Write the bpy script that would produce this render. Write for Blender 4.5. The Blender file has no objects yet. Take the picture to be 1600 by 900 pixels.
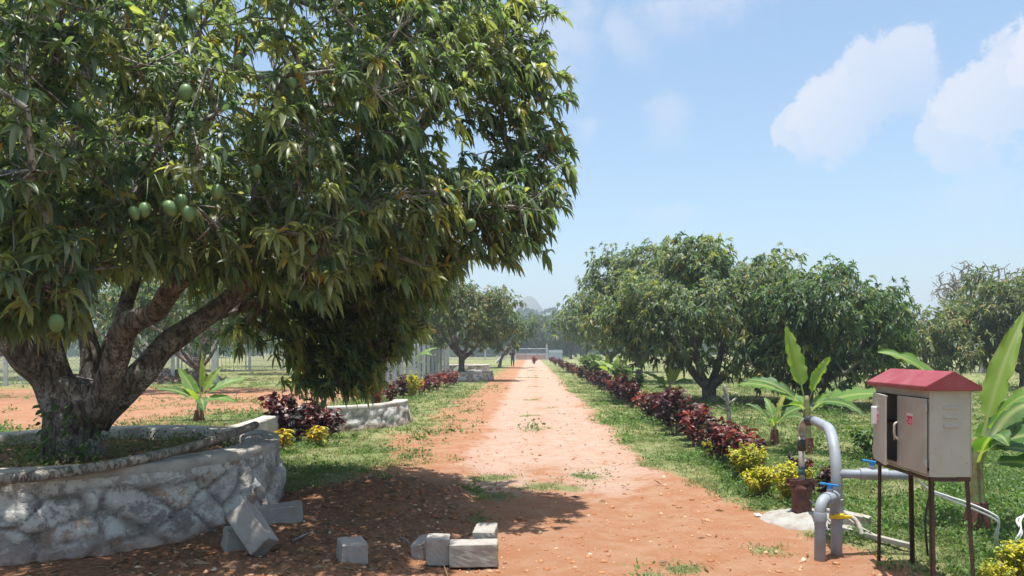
import bpy, bmesh, math, random
import numpy as np
from mathutils import Vector, Matrix, noise as mn

# ------------------------------------------------------------------ basics
F = 1200.0; CX = 830.0; HY = 548.0; EYE = 1.6
SC = bpy.context.scene
COL = SC.collection
rnd = random.Random(7)

def P(px, py, d):                      # pixel of the reference + distance -> world point
    return Vector(((px-CX)*d/F, d, EYE-(py-HY)*d/F))
def G(px, py):                         # pixel on the flat ground -> world x, y
    d = EYE*F/(py-HY)
    return ((px-CX)*d/F, d)

def n2(x, y, s, seed=0.0):
    return mn.noise(Vector((x*s+seed, y*s-seed*1.7, seed*0.31)))
def fbm(x, y, s, o=3, seed=0.0):
    v = 0.0; a = 1.0; t = 0.0
    for i in range(o):
        v += a*n2(x, y, s, seed+i*7.3); t += a; a *= 0.5; s *= 2.1
    return v/t
def smooth(a, b, x):
    t = min(1.0, max(0.0, (x-a)/(b-a))); return t*t*(3-2*t)

# ------------------------------------------------------------------ materials
def hexless(c): return (c[0], c[1], c[2], 1.0)
class NT:
    def __init__(s, name, world=False):
        if world:
            s.m = bpy.data.worlds.new(name)
        else:
            s.m = bpy.data.materials.new(name)
        s.m.use_nodes = True
        s.t = s.m.node_tree; s.t.nodes.clear()
    def n(s, typ, **kw):
        nd = s.t.nodes.new(typ)
        for k, v in kw.items():
            if k.startswith('i_'):
                nd.inputs[k[2:].replace('_', ' ')].default_value = v
            else: setattr(nd, k, v)
        return nd
    def l(s, a, b): s.t.links.new(a, b)
    def val(s, x, sock):
        if hasattr(x, 'links') or isinstance(x, bpy.types.NodeSocket): s.l(x, sock)
        else: sock.default_value = x
    def math(s, op, a, b=None, c=None, clamp=False):
        nd = s.n('ShaderNodeMath', operation=op); nd.use_clamp = clamp
        s.val(a, nd.inputs[0])
        if b is not None: s.val(b, nd.inputs[1])
        if c is not None: s.val(c, nd.inputs[2])
        return nd.outputs[0]
    def mix(s, f, a, b, blend='MIX'):
        nd = s.n('ShaderNodeMix', data_type='RGBA', blend_type=blend)
        s.val(f, nd.inputs[0])
        s.val(hexless(a) if isinstance(a, (tuple, list)) else a, nd.inputs[6])
        s.val(hexless(b) if isinstance(b, (tuple, list)) else b, nd.inputs[7])
        return nd.outputs[2]
    def noise(s, scale, detail=4, rough=0.55, vec=None, out=0, dist=0.0):
        nd = s.n('ShaderNodeTexNoise'); nd.inputs['Scale'].default_value = scale
        nd.inputs['Detail'].default_value = detail; nd.inputs['Roughness'].default_value = rough
        nd.inputs['Distortion'].default_value = dist
        if vec is not None: s.l(vec, nd.inputs['Vector'])
        return nd.outputs[out]
    def ramp(s, f, a, b):
        nd = s.n('ShaderNodeMapRange', interpolation_type='SMOOTHSTEP')
        s.l(f, nd.inputs[0]); nd.inputs[1].default_value = a; nd.inputs[2].default_value = b
        return nd.outputs[0]
    def attr(s, name, out=0):
        nd = s.n('ShaderNodeAttribute', attribute_name=name); return nd.outputs[out]
    def obj(s):
        return s.n('ShaderNodeTexCoord').outputs['Object']
    def bump(s, h, strength=0.5, dist=0.02):
        nd = s.n('ShaderNodeBump'); nd.inputs['Strength'].default_value = strength
        nd.inputs['Distance'].default_value = dist; s.l(h, nd.inputs['Height'])
        return nd.outputs[0]
    def bsdf(s, col, rough=0.8, spec=0.3, normal=None, metal=0.0):
        b = s.n('ShaderNodeBsdfPrincipled')
        s.val(hexless(col) if isinstance(col, (tuple, list)) else col, b.inputs['Base Color'])
        s.val(rough, b.inputs['Roughness']); b.inputs['Specular IOR Level'].default_value = spec
        b.inputs['Metallic'].default_value = metal
        if normal is not None: s.l(normal, b.inputs['Normal'])
        return b
    def out(s, sh):
        o = s.n('ShaderNodeOutputMaterial'); s.l(sh, o.inputs['Surface']); return s.m

M = {}
def leaf_mat(name, transl=0.35, rough=0.38, spec=0.5, tint=(1.5, 1.7, 0.6)):
    t = NT(name)
    c = t.attr('Col')
    no = t.noise(3.0, 2, vec=t.n('ShaderNodeNewGeometry').outputs['Position'])
    c2 = t.mix(t.math('MULTIPLY', no, 0.35), c, (0.06, 0.07, 0.03))
    b = t.bsdf(c2, rough, spec)
    tr = t.n('ShaderNodeBsdfTranslucent')
    t.l(t.mix(1.0, c, tint, 'MULTIPLY'), tr.inputs['Color'])
    mx = t.n('ShaderNodeMixShader'); mx.inputs[0].default_value = transl
    t.l(b.outputs[0], mx.inputs[1]); t.l(tr.outputs[0], mx.inputs[2])
    return t.out(mx.outputs[0])
M['mango_leaf'] = leaf_mat('mango_leaf', 0.48, 0.40, 0.5, (1.5, 1.7, .8))
M['mango_leaf_matte'] = leaf_mat('mango_leaf_matte', 0.40, 0.5, 0.4)
M['far_leaf'] = leaf_mat('far_leaf', 0.3, 0.6, 0.3)
M['croton_leaf'] = leaf_mat('croton_leaf', 0.30, 0.42, 0.4, (1.6, 0.9, 0.8))
M['shrub_leaf'] = leaf_mat('shrub_leaf', 0.35, 0.5, 0.3, (1.2, 1.2, 0.5))
M['grass_blade'] = leaf_mat('grass_blade', 0.35, 0.6, 0.2, (1.2, 1.3, 0.6))
M['weed_leaf'] = leaf_mat('weed_leaf', 0.35, 0.55, 0.25, (1.2, 1.3, 0.6))
M['dry_leaf'] = leaf_mat('dry_leaf', 0.15, 0.8, 0.2, (1.2, 1.1, 0.9))

def banana_mat():
    t = NT('banana_leaf')
    c = t.attr('Col'); uv = t.n('ShaderNodeTexCoord').outputs['UV']
    w = t.n('ShaderNodeTexWave', wave_type='BANDS', bands_direction='X'); w.inputs['Scale'].default_value = 16
    w.inputs['Distortion'].default_value = 0.6; t.l(uv, w.inputs['Vector'])
    no = t.noise(9, 3, vec=t.obj())
    c2 = t.mix(t.math('MULTIPLY', w.outputs[1], 0.22), c, (0.10, 0.20, 0.03))
    c2 = t.mix(t.math('MULTIPLY', t.ramp(no, 0.6, 0.75), 0.35), c2, (0.22, 0.24, 0.07))
    b = t.bsdf(c2, 0.42, 0.45, t.bump(w.outputs[1], 0.35, 0.01))
    tr = t.n('ShaderNodeBsdfTranslucent'); t.l(t.mix(1.0, c2, (1.5, 1.6, 0.5), 'MULTIPLY'), tr.inputs['Color'])
    mx = t.n('ShaderNodeMixShader'); mx.inputs[0].default_value = 0.42
    t.l(b.outputs[0], mx.inputs[1]); t.l(tr.outputs[0], mx.inputs[2])
    return t.out(mx.outputs[0])
M['banana_leaf'] = banana_mat()

def bark_mat(name, c1, c2, lich=0.5, sc=1.0):
    t = NT(name); v = t.obj()
    mp = t.n('ShaderNodeMapping'); mp.inputs['Scale'].default_value = (sc, sc, 0.35*sc); t.l(v, mp.inputs[0])
    a = t.noise(14, 6, 0.65, mp.outputs[0]); b = t.noise(3.2, 4, 0.6, v); f = t.noise(45, 3, 0.6, v)
    cr = t.noise(26*sc, 5, 0.7, mp.outputs[0], dist=1.2); crack = t.ramp(cr, 0.36, 0.50)
    c = t.mix(t.ramp(a, 0.35, 0.65), c1, c2)
    c = t.mix(t.math('MULTIPLY', t.math('SUBTRACT', 1.0, crack), 0.6), c, (0.045, 0.034, 0.028))
    l = t.math('MULTIPLY', t.math('MULTIPLY', t.ramp(b, 0.52, 0.60), t.ramp(f, 0.42, 0.55)), lich)
    c = t.mix(l, c, (0.40, 0.39, 0.35))
    h = t.math('ADD', t.math('MULTIPLY', crack, 0.6), a)
    return t.out(t.bsdf(c, 0.9, 0.15, t.bump(h, 0.9, 0.03)).outputs[0])
M['bark'] = bark_mat('mango_bark', (0.095, 0.078, 0.066), (0.235, 0.200, 0.172), 0.75)
M['twig'] = bark_mat('twig_bark', (0.20, 0.18, 0.155), (0.36, 0.34, 0.30), 0.5)
M['grey_wood'] = bark_mat('weathered_wood', (0.24, 0.21, 0.17), (0.42, 0.39, 0.33), 0.4)

def simple(name, col, rough=0.6, spec=0.3, metal=0.0, nscale=12, namp=0.25, dark=None, bump=0.15, fine=120):
    t = NT(name); v = t.obj()
    a = t.noise(nscale, 5, 0.6, v); f = t.noise(fine, 3, 0.6, v)
    dark = dark or tuple(x*0.55 for x in col)
    c = t.mix(t.math('MULTIPLY', t.ramp(a, 0.35, 0.75), namp*2, clamp=True), col, dark)
    r = t.math('ADD', rough-0.08, t.math('MULTIPLY', a, 0.16))
    nrm = t.bump(t.math('ADD', f, a), bump, 0.004) if bump else None
    return t.out(t.bsdf(c, r, spec, nrm, metal).outputs[0])
M['concrete'] = simple('block_concrete', (0.345, 0.325, 0.29), 0.92, 0.1, nscale=9, namp=0.3, dark=(0.26, 0.20, 0.15), bump=0.8, fine=160)
M['post'] = simple('post_concrete', (0.50, 0.51, 0.52), 0.9, 0.1, nscale=6, namp=0.25, bump=0.4)
M['cement_white'] = simple('pad_cement', (0.33, 0.32, 0.29), 0.92, 0.1, nscale=9, namp=0.45, dark=(0.22, 0.18, 0.14), bump=1.0, fine=60)
M['paint_cream'] = simple('cream_enamel', (0.41, 0.39, 0.345), 0.42, 0.45, nscale=3.5, namp=0.12, dark=(0.34, 0.31, 0.26), bump=0.05)
def cream():
    t = NT('dusty_cream_enamel'); v = t.obj()
    mp = t.n('ShaderNodeMapping'); mp.inputs['Scale'].default_value = (1, 1, .12); t.l(v, mp.inputs[0])
    st = t.noise(38, 4, .6, mp.outputs[0]); a = t.noise(4, 4, .6, v); sp = t.noise(60, 2, .6, v)
    c = t.mix(t.ramp(a, .35, .7), (0.42, 0.40, 0.355), (0.37, 0.34, 0.29))
    c = t.mix(t.math('MULTIPLY', t.ramp(st, .58, .75), .35), c, (0.27, 0.19, 0.13))
    c = t.mix(t.ramp(sp, .73, .76), c, (0.16, 0.08, 0.05))
    return t.out(t.bsdf(c, t.math('ADD', .38, t.math('MULTIPLY', a, .25)), .4, t.bump(a, .12, .02)).outputs[0])
M['paint_cream'] = cream()
M['paint_red'] = simple('red_enamel', (0.23, 0.030, 0.038), 0.5, 0.4, nscale=6, namp=0.35, dark=(0.31, 0.10, 0.10), bump=0.05)
M['steel_dark'] = simple('rusty_angle_steel', (0.045, 0.032, 0.028), 0.75, 0.3, nscale=18, namp=0.4, dark=(0.12, 0.05, 0.03), bump=0.5)
M['chrome'] = simple('chromed_steel', (0.6, 0.6, 0.58), 0.28, 0.5, metal=0.9, namp=0.1, bump=0)
M['black_in'] = simple('unlit_interior', (0.025, 0.027, 0.032), 0.6, 0.3, bump=0)
M['pvc_grey'] = simple('grey_pvc', (0.27, 0.30, 0.345), 0.5, 0.4, nscale=7, namp=0.3, dark=(0.20, 0.19, 0.18), bump=0.12)
M['pvc_dull'] = simple('dull_old_pipe', (0.44, 0.41, 0.36), 0.6, 0.3, nscale=20, namp=0.5, dark=(0.22, 0.19, 0.16), bump=0.2)
M['pvc_white'] = simple('white_pvc', (0.62, 0.62, 0.58), 0.5, 0.35, nscale=6, namp=0.2, bump=0.05)
M['blue'] = simple('blue_plastic', (0.01, 0.20, 0.50), 0.35, 0.5, namp=0.1, bump=0)
M['yellow'] = simple('yellow_plastic', (0.75, 0.52, 0.01), 0.4, 0.5, namp=0.1, bump=0)
M['rubber'] = simple('black_tape', (0.022, 0.021, 0.022), 0.5, 0.4, nscale=30, namp=0.3, dark=(0.08, 0.07, 0.06), bump=0.3)
M['teal'] = simple('teal_tape', (0.05, 0.16, 0.18), 0.5, 0.4, bump=0)
M['casing'] = simple('brown_steel_casing', (0.085, 0.026, 0.022), 0.55, 0.4, nscale=16, namp=0.45, dark=(0.16, 0.08, 0.05), bump=0.3)
M['white_plastic'] = simple('white_plastic', (0.75, 0.75, 0.73), 0.4, 0.4, namp=0.05, bump=0)
M['sticker_red'] = simple('red_print', (0.60, 0.05, 0.09), 0.5, 0.3, namp=0.05, bump=0)
M['sticker_white'] = simple('white_print', (0.72, 0.60, 0.60), 0.5, 0.3, namp=0.05, bump=0)
M['wire'] = simple('galvanised_wire', (0.42, 0.44, 0.46), 0.5, 0.4, metal=0.3, bump=0)
M['gate'] = simple('pale_blue_gate_paint', (0.42, 0.47, 0.52), 0.5, 0.4, bump=0)
M['plaster_pink'] = simple('pinkish_plaster', (0.46, 0.33, 0.28), 0.9, 0.1, nscale=1.2, namp=0.25, bump=0.3)
M['mango'] = simple('unripe_mango_skin', (0.11, 0.19, 0.065), 0.42, 0.4, nscale=14, namp=0.2, dark=(0.17, 0.21, 0.08), bump=0)
M['skin'] = simple('skin', (0.16, 0.08, 0.05), 0.6, 0.3, bump=0)
M['cloth_dark'] = simple('dark_maroon_cloth', (0.05, 0.015, 0.02), 0.9, 0.1, bump=0)
M['cloth_blue'] = simple('blue_jean_cloth', (0.03, 0.06, 0.13), 0.9, 0.1, bump=0)
M['hair'] = simple('black_hair', (0.01, 0.01, 0.01), 0.6, 0.3, bump=0)
M['stem'] = simple('banana_stem', (0.22, 0.25, 0.10), 0.6, 0.3, nscale=10, namp=0.5, dark=(0.16, 0.08, 0.05), bump=0.3)
M['stem_base'] = simple('dry_banana_sheath', (0.15, 0.06, 0.045), 0.8, 0.2, nscale=14, namp=0.5, bump=0.5)

def wall_mat(name, green=0.0):
    t = NT(name); v = t.obj()
    st = t.attr('Col'); gr = t.attr('groove', 2)
    a = t.noise(5.5, 6, 0.65, v); b = t.noise(1.7, 4, 0.6, v); f = t.noise(38, 5, 0.7, v); k = t.noise(14, 5, 0.7, v, dist=0.8)
    c = t.mix(t.ramp(a, 0.4, 0.7), st, (0.27, 0.24, 0.20))
    wash = t.math('MULTIPLY', t.ramp(t.math('ADD', a, t.math('MULTIPLY', t.math('SUBTRACT', k, 0.5), 0.6)), 0.40, 0.54), 0.9)
    c = t.mix(wash, c, (0.66, 0.64, 0.58))
    c = t.mix(t.math('MULTIPLY', t.ramp(b, 0.56, 0.68), 0.5), c, (0.26, 0.17, 0.11))
    c = t.mix(t.math('MULTIPLY', gr, 0.75), c, (0.11, 0.095, 0.08))
    sep = t.n('ShaderNodeSeparateXYZ'); t.l(v, sep.inputs[0])
    low = t.math('SUBTRACT', 1.0, t.ramp(t.math('ADD', sep.outputs[2], t.math('MULTIPLY', t.math('SUBTRACT', b, 0.5), 0.35)), 0.02, 0.22))
    c = t.mix(t.math('MULTIPLY', low, 0.6), c, (0.30, 0.15, 0.09))
    h = t.math('ADD', t.math('MULTIPLY', k, 1.0), t.math('MULTIPLY', f, 0.5))
    return t.out(t.bsdf(c, 0.92, 0.12, t.bump(h, 1.0, 0.03)).outputs[0])
M['rubble'] = wall_mat('rubble_masonry')
def coping_mat():
    t = NT('cement_coping'); v = t.obj()
    a = t.noise(3.5, 5, 0.6, v); f = t.noise(50, 4, 0.6, v); k = t.noise(11, 5, 0.7, v)
    c = t.mix(t.ramp(a, 0.35, 0.7), (0.46, 0.435, 0.385), (0.30, 0.27, 0.225))
    c = t.mix(t.math('MULTIPLY', t.ramp(k, 0.55, 0.7), 0.5), c, (0.50, 0.49, 0.46))
    return t.out(t.bsdf(c, 0.92, 0.12, t.bump(t.math('ADD', f, k), 0.7, 0.012)).outputs[0])
M['coping'] = coping_mat()

def ground_mat():
    t = NT('ground_soil'); v = t.obj()
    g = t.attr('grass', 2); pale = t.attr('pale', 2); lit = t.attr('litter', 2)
    big = t.noise(0.55, 5, 0.6, v); mid = t.noise(3.2, 6, 0.68, v); fine = t.noise(26, 6, 0.72, v); xf = t.noise(110, 3, 0.7, v)
    red = t.mix(t.ramp(mid, 0.35, 0.68), (0.32, 0.152, 0.080), (0.36, 0.205, 0.125))
    red = t.mix(t.math('MULTIPLY', t.ramp(fine, 0.5, 0.68), 0.4), red, (0.27, 0.12, 0.065))
    red = t.mix(t.math('MULTIPLY', t.ramp(fine, 0.52, 0.40), 0.0), red, (0.6, 0.4, 0.3))
    sand = t.mix(t.ramp(mid, 0.38, 0.66), (0.42, 0.298, 0.228), (0.375, 0.232, 0.16))
    sand = t.mix(t.math('MULTIPLY', t.ramp(fine, 0.54, 0.70), 0.45), sand, (0.53, 0.40, 0.31))
    sand = t.mix(t.math('MULTIPLY', t.ramp(xf, 0.60, 0.72), 0.5), sand, (0.34, 0.19, 0.12))
    pm = t.math('ADD', pale, t.math('MULTIPLY', t.math('ADD', t.math('SUBTRACT', mid, 0.5), t.math('MULTIPLY', t.math('SUBTRACT', big, 0.5), .8)), 1.4))
    pm = t.ramp(t.math('ADD', pm, t.math('MULTIPLY', t.math('SUBTRACT', fine, 0.5), 0.5)), 0.30, 0.75)
    c = t.mix(pm, red, sand)
    straw = t.mix(fine, (0.32, 0.26, 0.14), (0.44, 0.36, 0.22))
    gg = t.mix(t.ramp(big, 0.4, 0.62), (0.15, 0.18, 0.065), (0.23, 0.22, 0.10))
    gg = t.mix(t.math('MULTIPLY', t.ramp(fine, 0.5, 0.7), 0.55), gg, straw)
    gm = t.math('ADD', g, t.math('MULTIPLY', t.math('SUBTRACT', mid, 0.5), 0.9))
    gm = t.ramp(t.math('ADD', gm, t.math('MULTIPLY', t.math('SUBTRACT', fine, 0.5), 0.9)), 0.35, 0.70)
    c = t.mix(gm, c, gg)
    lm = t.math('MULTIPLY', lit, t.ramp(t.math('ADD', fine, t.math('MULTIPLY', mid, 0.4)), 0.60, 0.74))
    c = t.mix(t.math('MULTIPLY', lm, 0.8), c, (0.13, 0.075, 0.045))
    h = t.math('ADD', t.math('MULTIPLY', mid, 1.2), t.math('ADD', fine, t.math('MULTIPLY', xf, 0.35)))
    return t.out(t.bsdf(c, 0.95, 0.08, t.bump(h, 0.85, 0.035)).outputs[0])
M['ground'] = ground_mat()
def hill_mat():
    t = NT('hill_slope'); v = t.obj()
    c = t.mix(t.noise(0.02, 5, 0.6, v), (0.05, 0.07, 0.03), (0.14, 0.13, 0.08))
    return t.out(t.bsdf(c, 0.95, 0.05).outputs[0])
M['hill'] = hill_mat()

# ------------------------------------------------------------------ object helpers
def tagset(o, label=None, cat=None, group=None, kind=None):
    if label: o['label'] = label
    if cat: o['category'] = cat
    if group: o['group'] = group
    if kind: o['kind'] = kind
    return o
def thing(name, label, cat, loc=(0, 0, 0), group=None, rz=0.0):
    o = bpy.data.objects.new(name, None); COL.objects.link(o)
    o.location = loc; o.rotation_euler = (0, 0, rz); o.empty_display_size = 0.2
    return tagset(o, label, cat, group)
def np_mesh(name, verts, faces, mat, cols=None, smooth_=True, attrs=None, uv=None):
    """verts (n,3) ; faces list of arrays (m,k) or an (m,k) array"""
    verts = np.asarray(verts, dtype=np.float32)
    if not isinstance(faces, list): faces = [faces]
    me = bpy.data.meshes.new(name)
    faces = [np.asarray(f, dtype=np.int32) for f in faces if len(f)]
    loops = np.concatenate([f.ravel() for f in faces])
    tot = np.concatenate([np.full(len(f), f.shape[1], dtype=np.int32) for f in faces])
    start = np.concatenate([[0], np.cumsum(tot)[:-1]]).astype(np.int32)
    me.vertices.add(len(verts)); me.vertices.foreach_set('co', verts.ravel())
    me.loops.add(len(loops)); me.loops.foreach_set('vertex_index', loops)
    me.polygons.add(len(tot)); me.polygons.foreach_set('loop_start', start); me.polygons.foreach_set('loop_total', tot)
    if smooth_: me.polygons.foreach_set('use_smooth', np.ones(len(tot), dtype=bool))
    me.update(calc_edges=True)
    if cols is not None:
        a = me.color_attributes.new('Col', 'FLOAT_COLOR', 'POINT')
        c = np.ones((len(verts), 4), dtype=np.float32); c[:, :3] = cols
        a.data.foreach_set('color', c.ravel())
    if attrs:
        for k, arr in attrs.items():
            a = me.attributes.new(k, 'FLOAT', 'POINT'); a.data.foreach_set('value', np.asarray(arr, dtype=np.float32))
    if uv is not None:
        u = me.uv_layers.new(name='UVMap'); uvl = np.asarray(uv, dtype=np.float32)[loops]; u.data.foreach_set('uv', uvl.ravel())
    if mat: me.materials.append(mat)
    return me
def put(name, me, parent=None, world=False):
    """link mesh; world=True: mesh was made in world coordinates"""
    o = bpy.data.objects.new(name, me); COL.objects.link(o)
    if parent is not None:
        if world: me.transform(Matrix.Rotation(-parent.rotation_euler.z, 4, 'Z') @ Matrix.Translation(-Vector(parent.location)))
        o.parent = parent
    return o

class MB:
    def __init__(s): s.v = []; s.f = []; s.c = []
    def add(s, vs, fs, col=None):
        b = len(s.v); s.v += [tuple(v) for v in vs]; s.f += [tuple(b+i for i in f) for f in fs]
        s.c += [col or (1, 1, 1)]*len(vs)
    def box(s, c, size, rot=None, bev=0.0):
        bm = bmesh.new(); bmesh.ops.create_cube(bm, size=1)
        bmesh.ops.scale(bm, vec=size, verts=bm.verts)
        if bev: bmesh.ops.bevel(bm, geom=bm.edges[:], offset=bev, segments=2, profile=0.6, affect='EDGES')
        mt = Matrix.Translation(Vector(c)) @ (rot if rot is not None else Matrix.Identity(4))
        bm.verts.index_update()
        s.add([mt @ v.co for v in bm.verts], [[v.index for v in f.verts] for f in bm.faces]); bm.free()
    def tube(s, pts, rad, seg=10, caps=True, jit=0.0, seed=0):
        pts = [Vector(p) for p in pts]; n = len(pts)
        if not hasattr(rad, '__len__'): rad = [rad]*n
        t0 = (pts[1]-pts[0]).normalized()
        up = Vector((0, 0, 1)) if abs(t0.z) < 0.9 else Vector((1, 0, 0))
        u = t0.cross(up).normalized(); vs = []
        for i, p in enumerate(pts):
            t = (pts[min(i+1, n-1)]-pts[max(i-1, 0)]).normalized()
            u = (u-t*u.dot(t)).normalized(); w = t.cross(u)
            for k in range(seg):
                a = 2*math.pi*k/seg; r = rad[i]
                if jit: r *= 1+jit*mn.noise(Vector((math.cos(a)*1.3+seed, math.sin(a)*1.3, i*0.25)))
                vs.append(p+u*(r*math.cos(a))+w*(r*math.sin(a)))
        fs = [[i*seg+k, i*seg+(k+1) % seg, (i+1)*seg+(k+1) % seg, (i+1)*seg+k] for i in range(n-1) for k in range(seg)]
        if caps: fs += [list(range(seg))[::-1], [(n-1)*seg+k for k in range(seg)]]
        s.add(vs, fs)
    def lathe(s, c, prof, seg=24):
        c = Vector(c); vs = []; m = len(prof)
        for r, z in prof:
            for k in range(seg):
                a = 2*math.pi*k/seg; vs.append(c+Vector((r*math.cos(a), r*math.sin(a), z)))
        fs = [[i*seg+k, i*seg+(k+1) % seg, (i+1)*seg+(k+1) % seg, (i+1)*seg+k] for i in range(m-1) for k in range(seg)]
        fs += [list(range(seg))[::-1], [(m-1)*seg+k for k in range(seg)]]
        s.add(vs, fs)
    def prism(s, poly, axis, a, b):
        """poly in the two other axes, extruded along axis from a to b"""
        n = len(poly); vs = []
        for t in (a, b):
            for p, q in poly:
                vs.append({'x': (t, p, q), 'y': (p, t, q), 'z': (p, q, t)}[axis])
        fs = [list(range(n))[::-1], [n+i for i in range(n)]]+[[i, (i+1) % n, n+(i+1) % n, n+i] for i in range(n)]
        s.add(vs, fs)
    def mesh(s, name, mat, smooth_=False, autos=None):
        me = bpy.data.meshes.new(name); me.from_pydata(s.v, [], s.f)
        bm = bmesh.new(); bm.from_mesh(me); bmesh.ops.recalc_face_normals(bm, faces=bm.faces)
        if autos:
            for f in bm.faces: f.smooth = True
            for e in bm.edges:
                if len(e.link_faces) == 2 and e.calc_face_angle(0) > math.radians(autos): e.smooth = False
        elif smooth_:
            for f in bm.faces: f.smooth = True
        bm.to_mesh(me); bm.free()
        me.materials.append(mat)
        return me
    def build(s, name, mat, parent=None, world=False, smooth_=False, autos=None):
        return put(name, s.mesh(name, mat, smooth_, autos), parent, world)

# ------------------------------------------------------------------ leaf generator (vectorised)
def norm(a): return a/np.maximum(np.linalg.norm(a, axis=-1, keepdims=True), 1e-9)
def leaves(rng, base, dirs, L, W, droop, cols, stations=(0, .25, .55, .8, 1), prof=(.12, .85, 1, .6, .04), across=3, fold=0.25, roll=0.6):
    n = len(base); t = np.array(stations)[None, :, None]; S = len(stations)
    L = np.broadcast_to(L, (n,))[:, None, None]; W = np.broadcast_to(W, (n,))[:, None, None]
    dr = np.broadcast_to(droop, (n,))[:, None, None]
    d = norm(dirs)
    down = np.array([0, 0, -1.0])
    cen = base[:, None, :]+d[:, None, :]*L*t*(1-0.25*dr*t)+down*L*dr*t**2*0.75
    tan = norm(d[:, None, :]*(1-0.5*dr*t)+down*dr*t*1.5)
    up = np.array([0, 0, 1.0])+rng.normal(0, 0.25, (n, 3))
    side = norm(np.cross(d, up)); nn = np.cross(side, d)
    a = rng.normal(0, roll, n)[:, None]
    side = side*np.cos(a)+nn*np.sin(a)
    nrm = norm(np.cross(side[:, None, :], tan))
    w = np.array(prof)[None, :, None]*W*0.5
    if across == 3:
        vs = np.stack([cen-side[:, None, :]*w+nrm*fold*w, cen, cen+side[:, None, :]*w+nrm*fold*w], axis=2)
    else:
        vs = np.stack([cen-side[:, None, :]*w, cen+side[:, None, :]*w], axis=2)
    A = across
    V = vs.reshape(-1, 3)
    idx = np.arange(n)[:, None, None]*(S*A)
    i = np.arange(S-1)[None, :, None]*A; k = np.arange(A-1)[None, None, :]
    b = idx+i+k
    Fq = np.stack([b, b+1, b+1+A, b+A], axis=-1).reshape(-1, 4)
    C = np.repeat(cols, S*A, axis=0)
    return V, Fq, C
def merge(parts):
    V = []; Fs = []; C = []; o = 0
    for v, f, c in parts:
        V.append(v); Fs.append(f+o); C.append(c); o += len(v)
    return np.concatenate(V), np.concatenate(Fs), np.concatenate(C)

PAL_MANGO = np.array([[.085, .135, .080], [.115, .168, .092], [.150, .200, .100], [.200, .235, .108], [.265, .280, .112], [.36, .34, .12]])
def whorls(rng, pos, axes, nl, L, W, droop, pal, pw, lod=0, jitter=0.18):
    """pos (k,3) tips; axes (k,3) outward axes"""
    k = len(pos); n = k*nl
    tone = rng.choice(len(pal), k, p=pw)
    ax = norm(axes); r1 = norm(np.cross(ax, np.array([0.31, 0.17, 0.93])+rng.normal(0, .2, (k, 3)))); r2 = np.cross(ax, r1)
    phi = (np.arange(nl)[None, :]*2.399+rng.uniform(0, 6.28, (k, 1))+rng.normal(0, .25, (k, nl)))
    el = np.radians(rng.uniform(25, 95, (k, nl)))
    d = ax[:, None, :]*np.cos(el)[..., None]+(r1[:, None, :]*np.cos(phi)[..., None]+r2[:, None, :]*np.sin(phi)[..., None])*np.sin(el)[..., None]
    base = np.repeat(pos[:, None, :], nl, 1)-ax[:, None, :]*(rng.uniform(0, 0.35, (k, nl, 1))*L)
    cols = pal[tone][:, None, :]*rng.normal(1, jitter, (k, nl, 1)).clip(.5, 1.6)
    odd = rng.random((k, nl)) < 0.012
    cols = np.where(odd[..., None], np.array([.42, .24, .03]), cols)
    LL = (L*rng.normal(1, .18, (k, nl)).clip(.5, 1.4)).ravel()
    dd = (droop*rng.normal(1, .3, (k, nl)).clip(.2, 1.7)).ravel()
    if lod == 0: kw = dict(stations=(0, .18, .4, .62, .82, 1), prof=(.15, .75, 1, .9, .55, .04), across=3, fold=.3)
    elif lod == 1: kw = dict(stations=(0, .4, .75, 1), prof=(.3, 1, .75, .05), across=2)
    else: kw = dict(stations=(0, .5, 1), prof=(.35, 1, .1), across=2)
    return leaves(rng, base.reshape(-1, 3), d.reshape(-1, 3), LL, LL*W, dd, cols.reshape(-1, 3), roll=.7, **kw)

# ------------------------------------------------------------------ branches
def grow(rng, seeds, targets, step=0.4, arch=0.08):
    """seeds: list of (polyline, r0, r1). returns node pos, parent, and list is attached to seeds"""
    pos = []; par = []; rmax = []
    for pts, r0, r1 in seeds:
        last = -1; n = len(pts)
        for i, p in enumerate(pts):
            pos.append(np.array(p)); par.append(last); last = len(pos)-1
            rmax.append(r0+(r1-r0)*i/(n-1))
    ns = len(pos); core = pos[0]
    order = np.argsort([np.linalg.norm(t-core)*(0.85+0.3*rng.random()) for t in targets])
    tip = {}
    for ti in order:
        t = targets[ti]; A = np.array(pos)
        dd = np.linalg.norm(A-t, axis=1)
        dd[:ns] += 0.10
        j = int(np.argmin(dd)); D = np.linalg.norm(t-pos[j]); k = max(1, int(math.ceil(D/step)))
        p0 = pos[j].copy(); last = j
        off = rng.normal(0, arch, 3)*D; off[2] += arch*D*0.8
        for q in range(1, k+1):
            s = q/k
            p = p0+(t-p0)*s+off*math.sin(math.pi*s)+(rng.normal(0, .03, 3)*D/k if q < k else 0)
            pos.append(p); par.append(last); last = len(pos)-1; rmax.append(1e9)
        tip[ti] = last
    return np.array(pos), np.array(par), np.array(rmax), ns, tip
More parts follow.
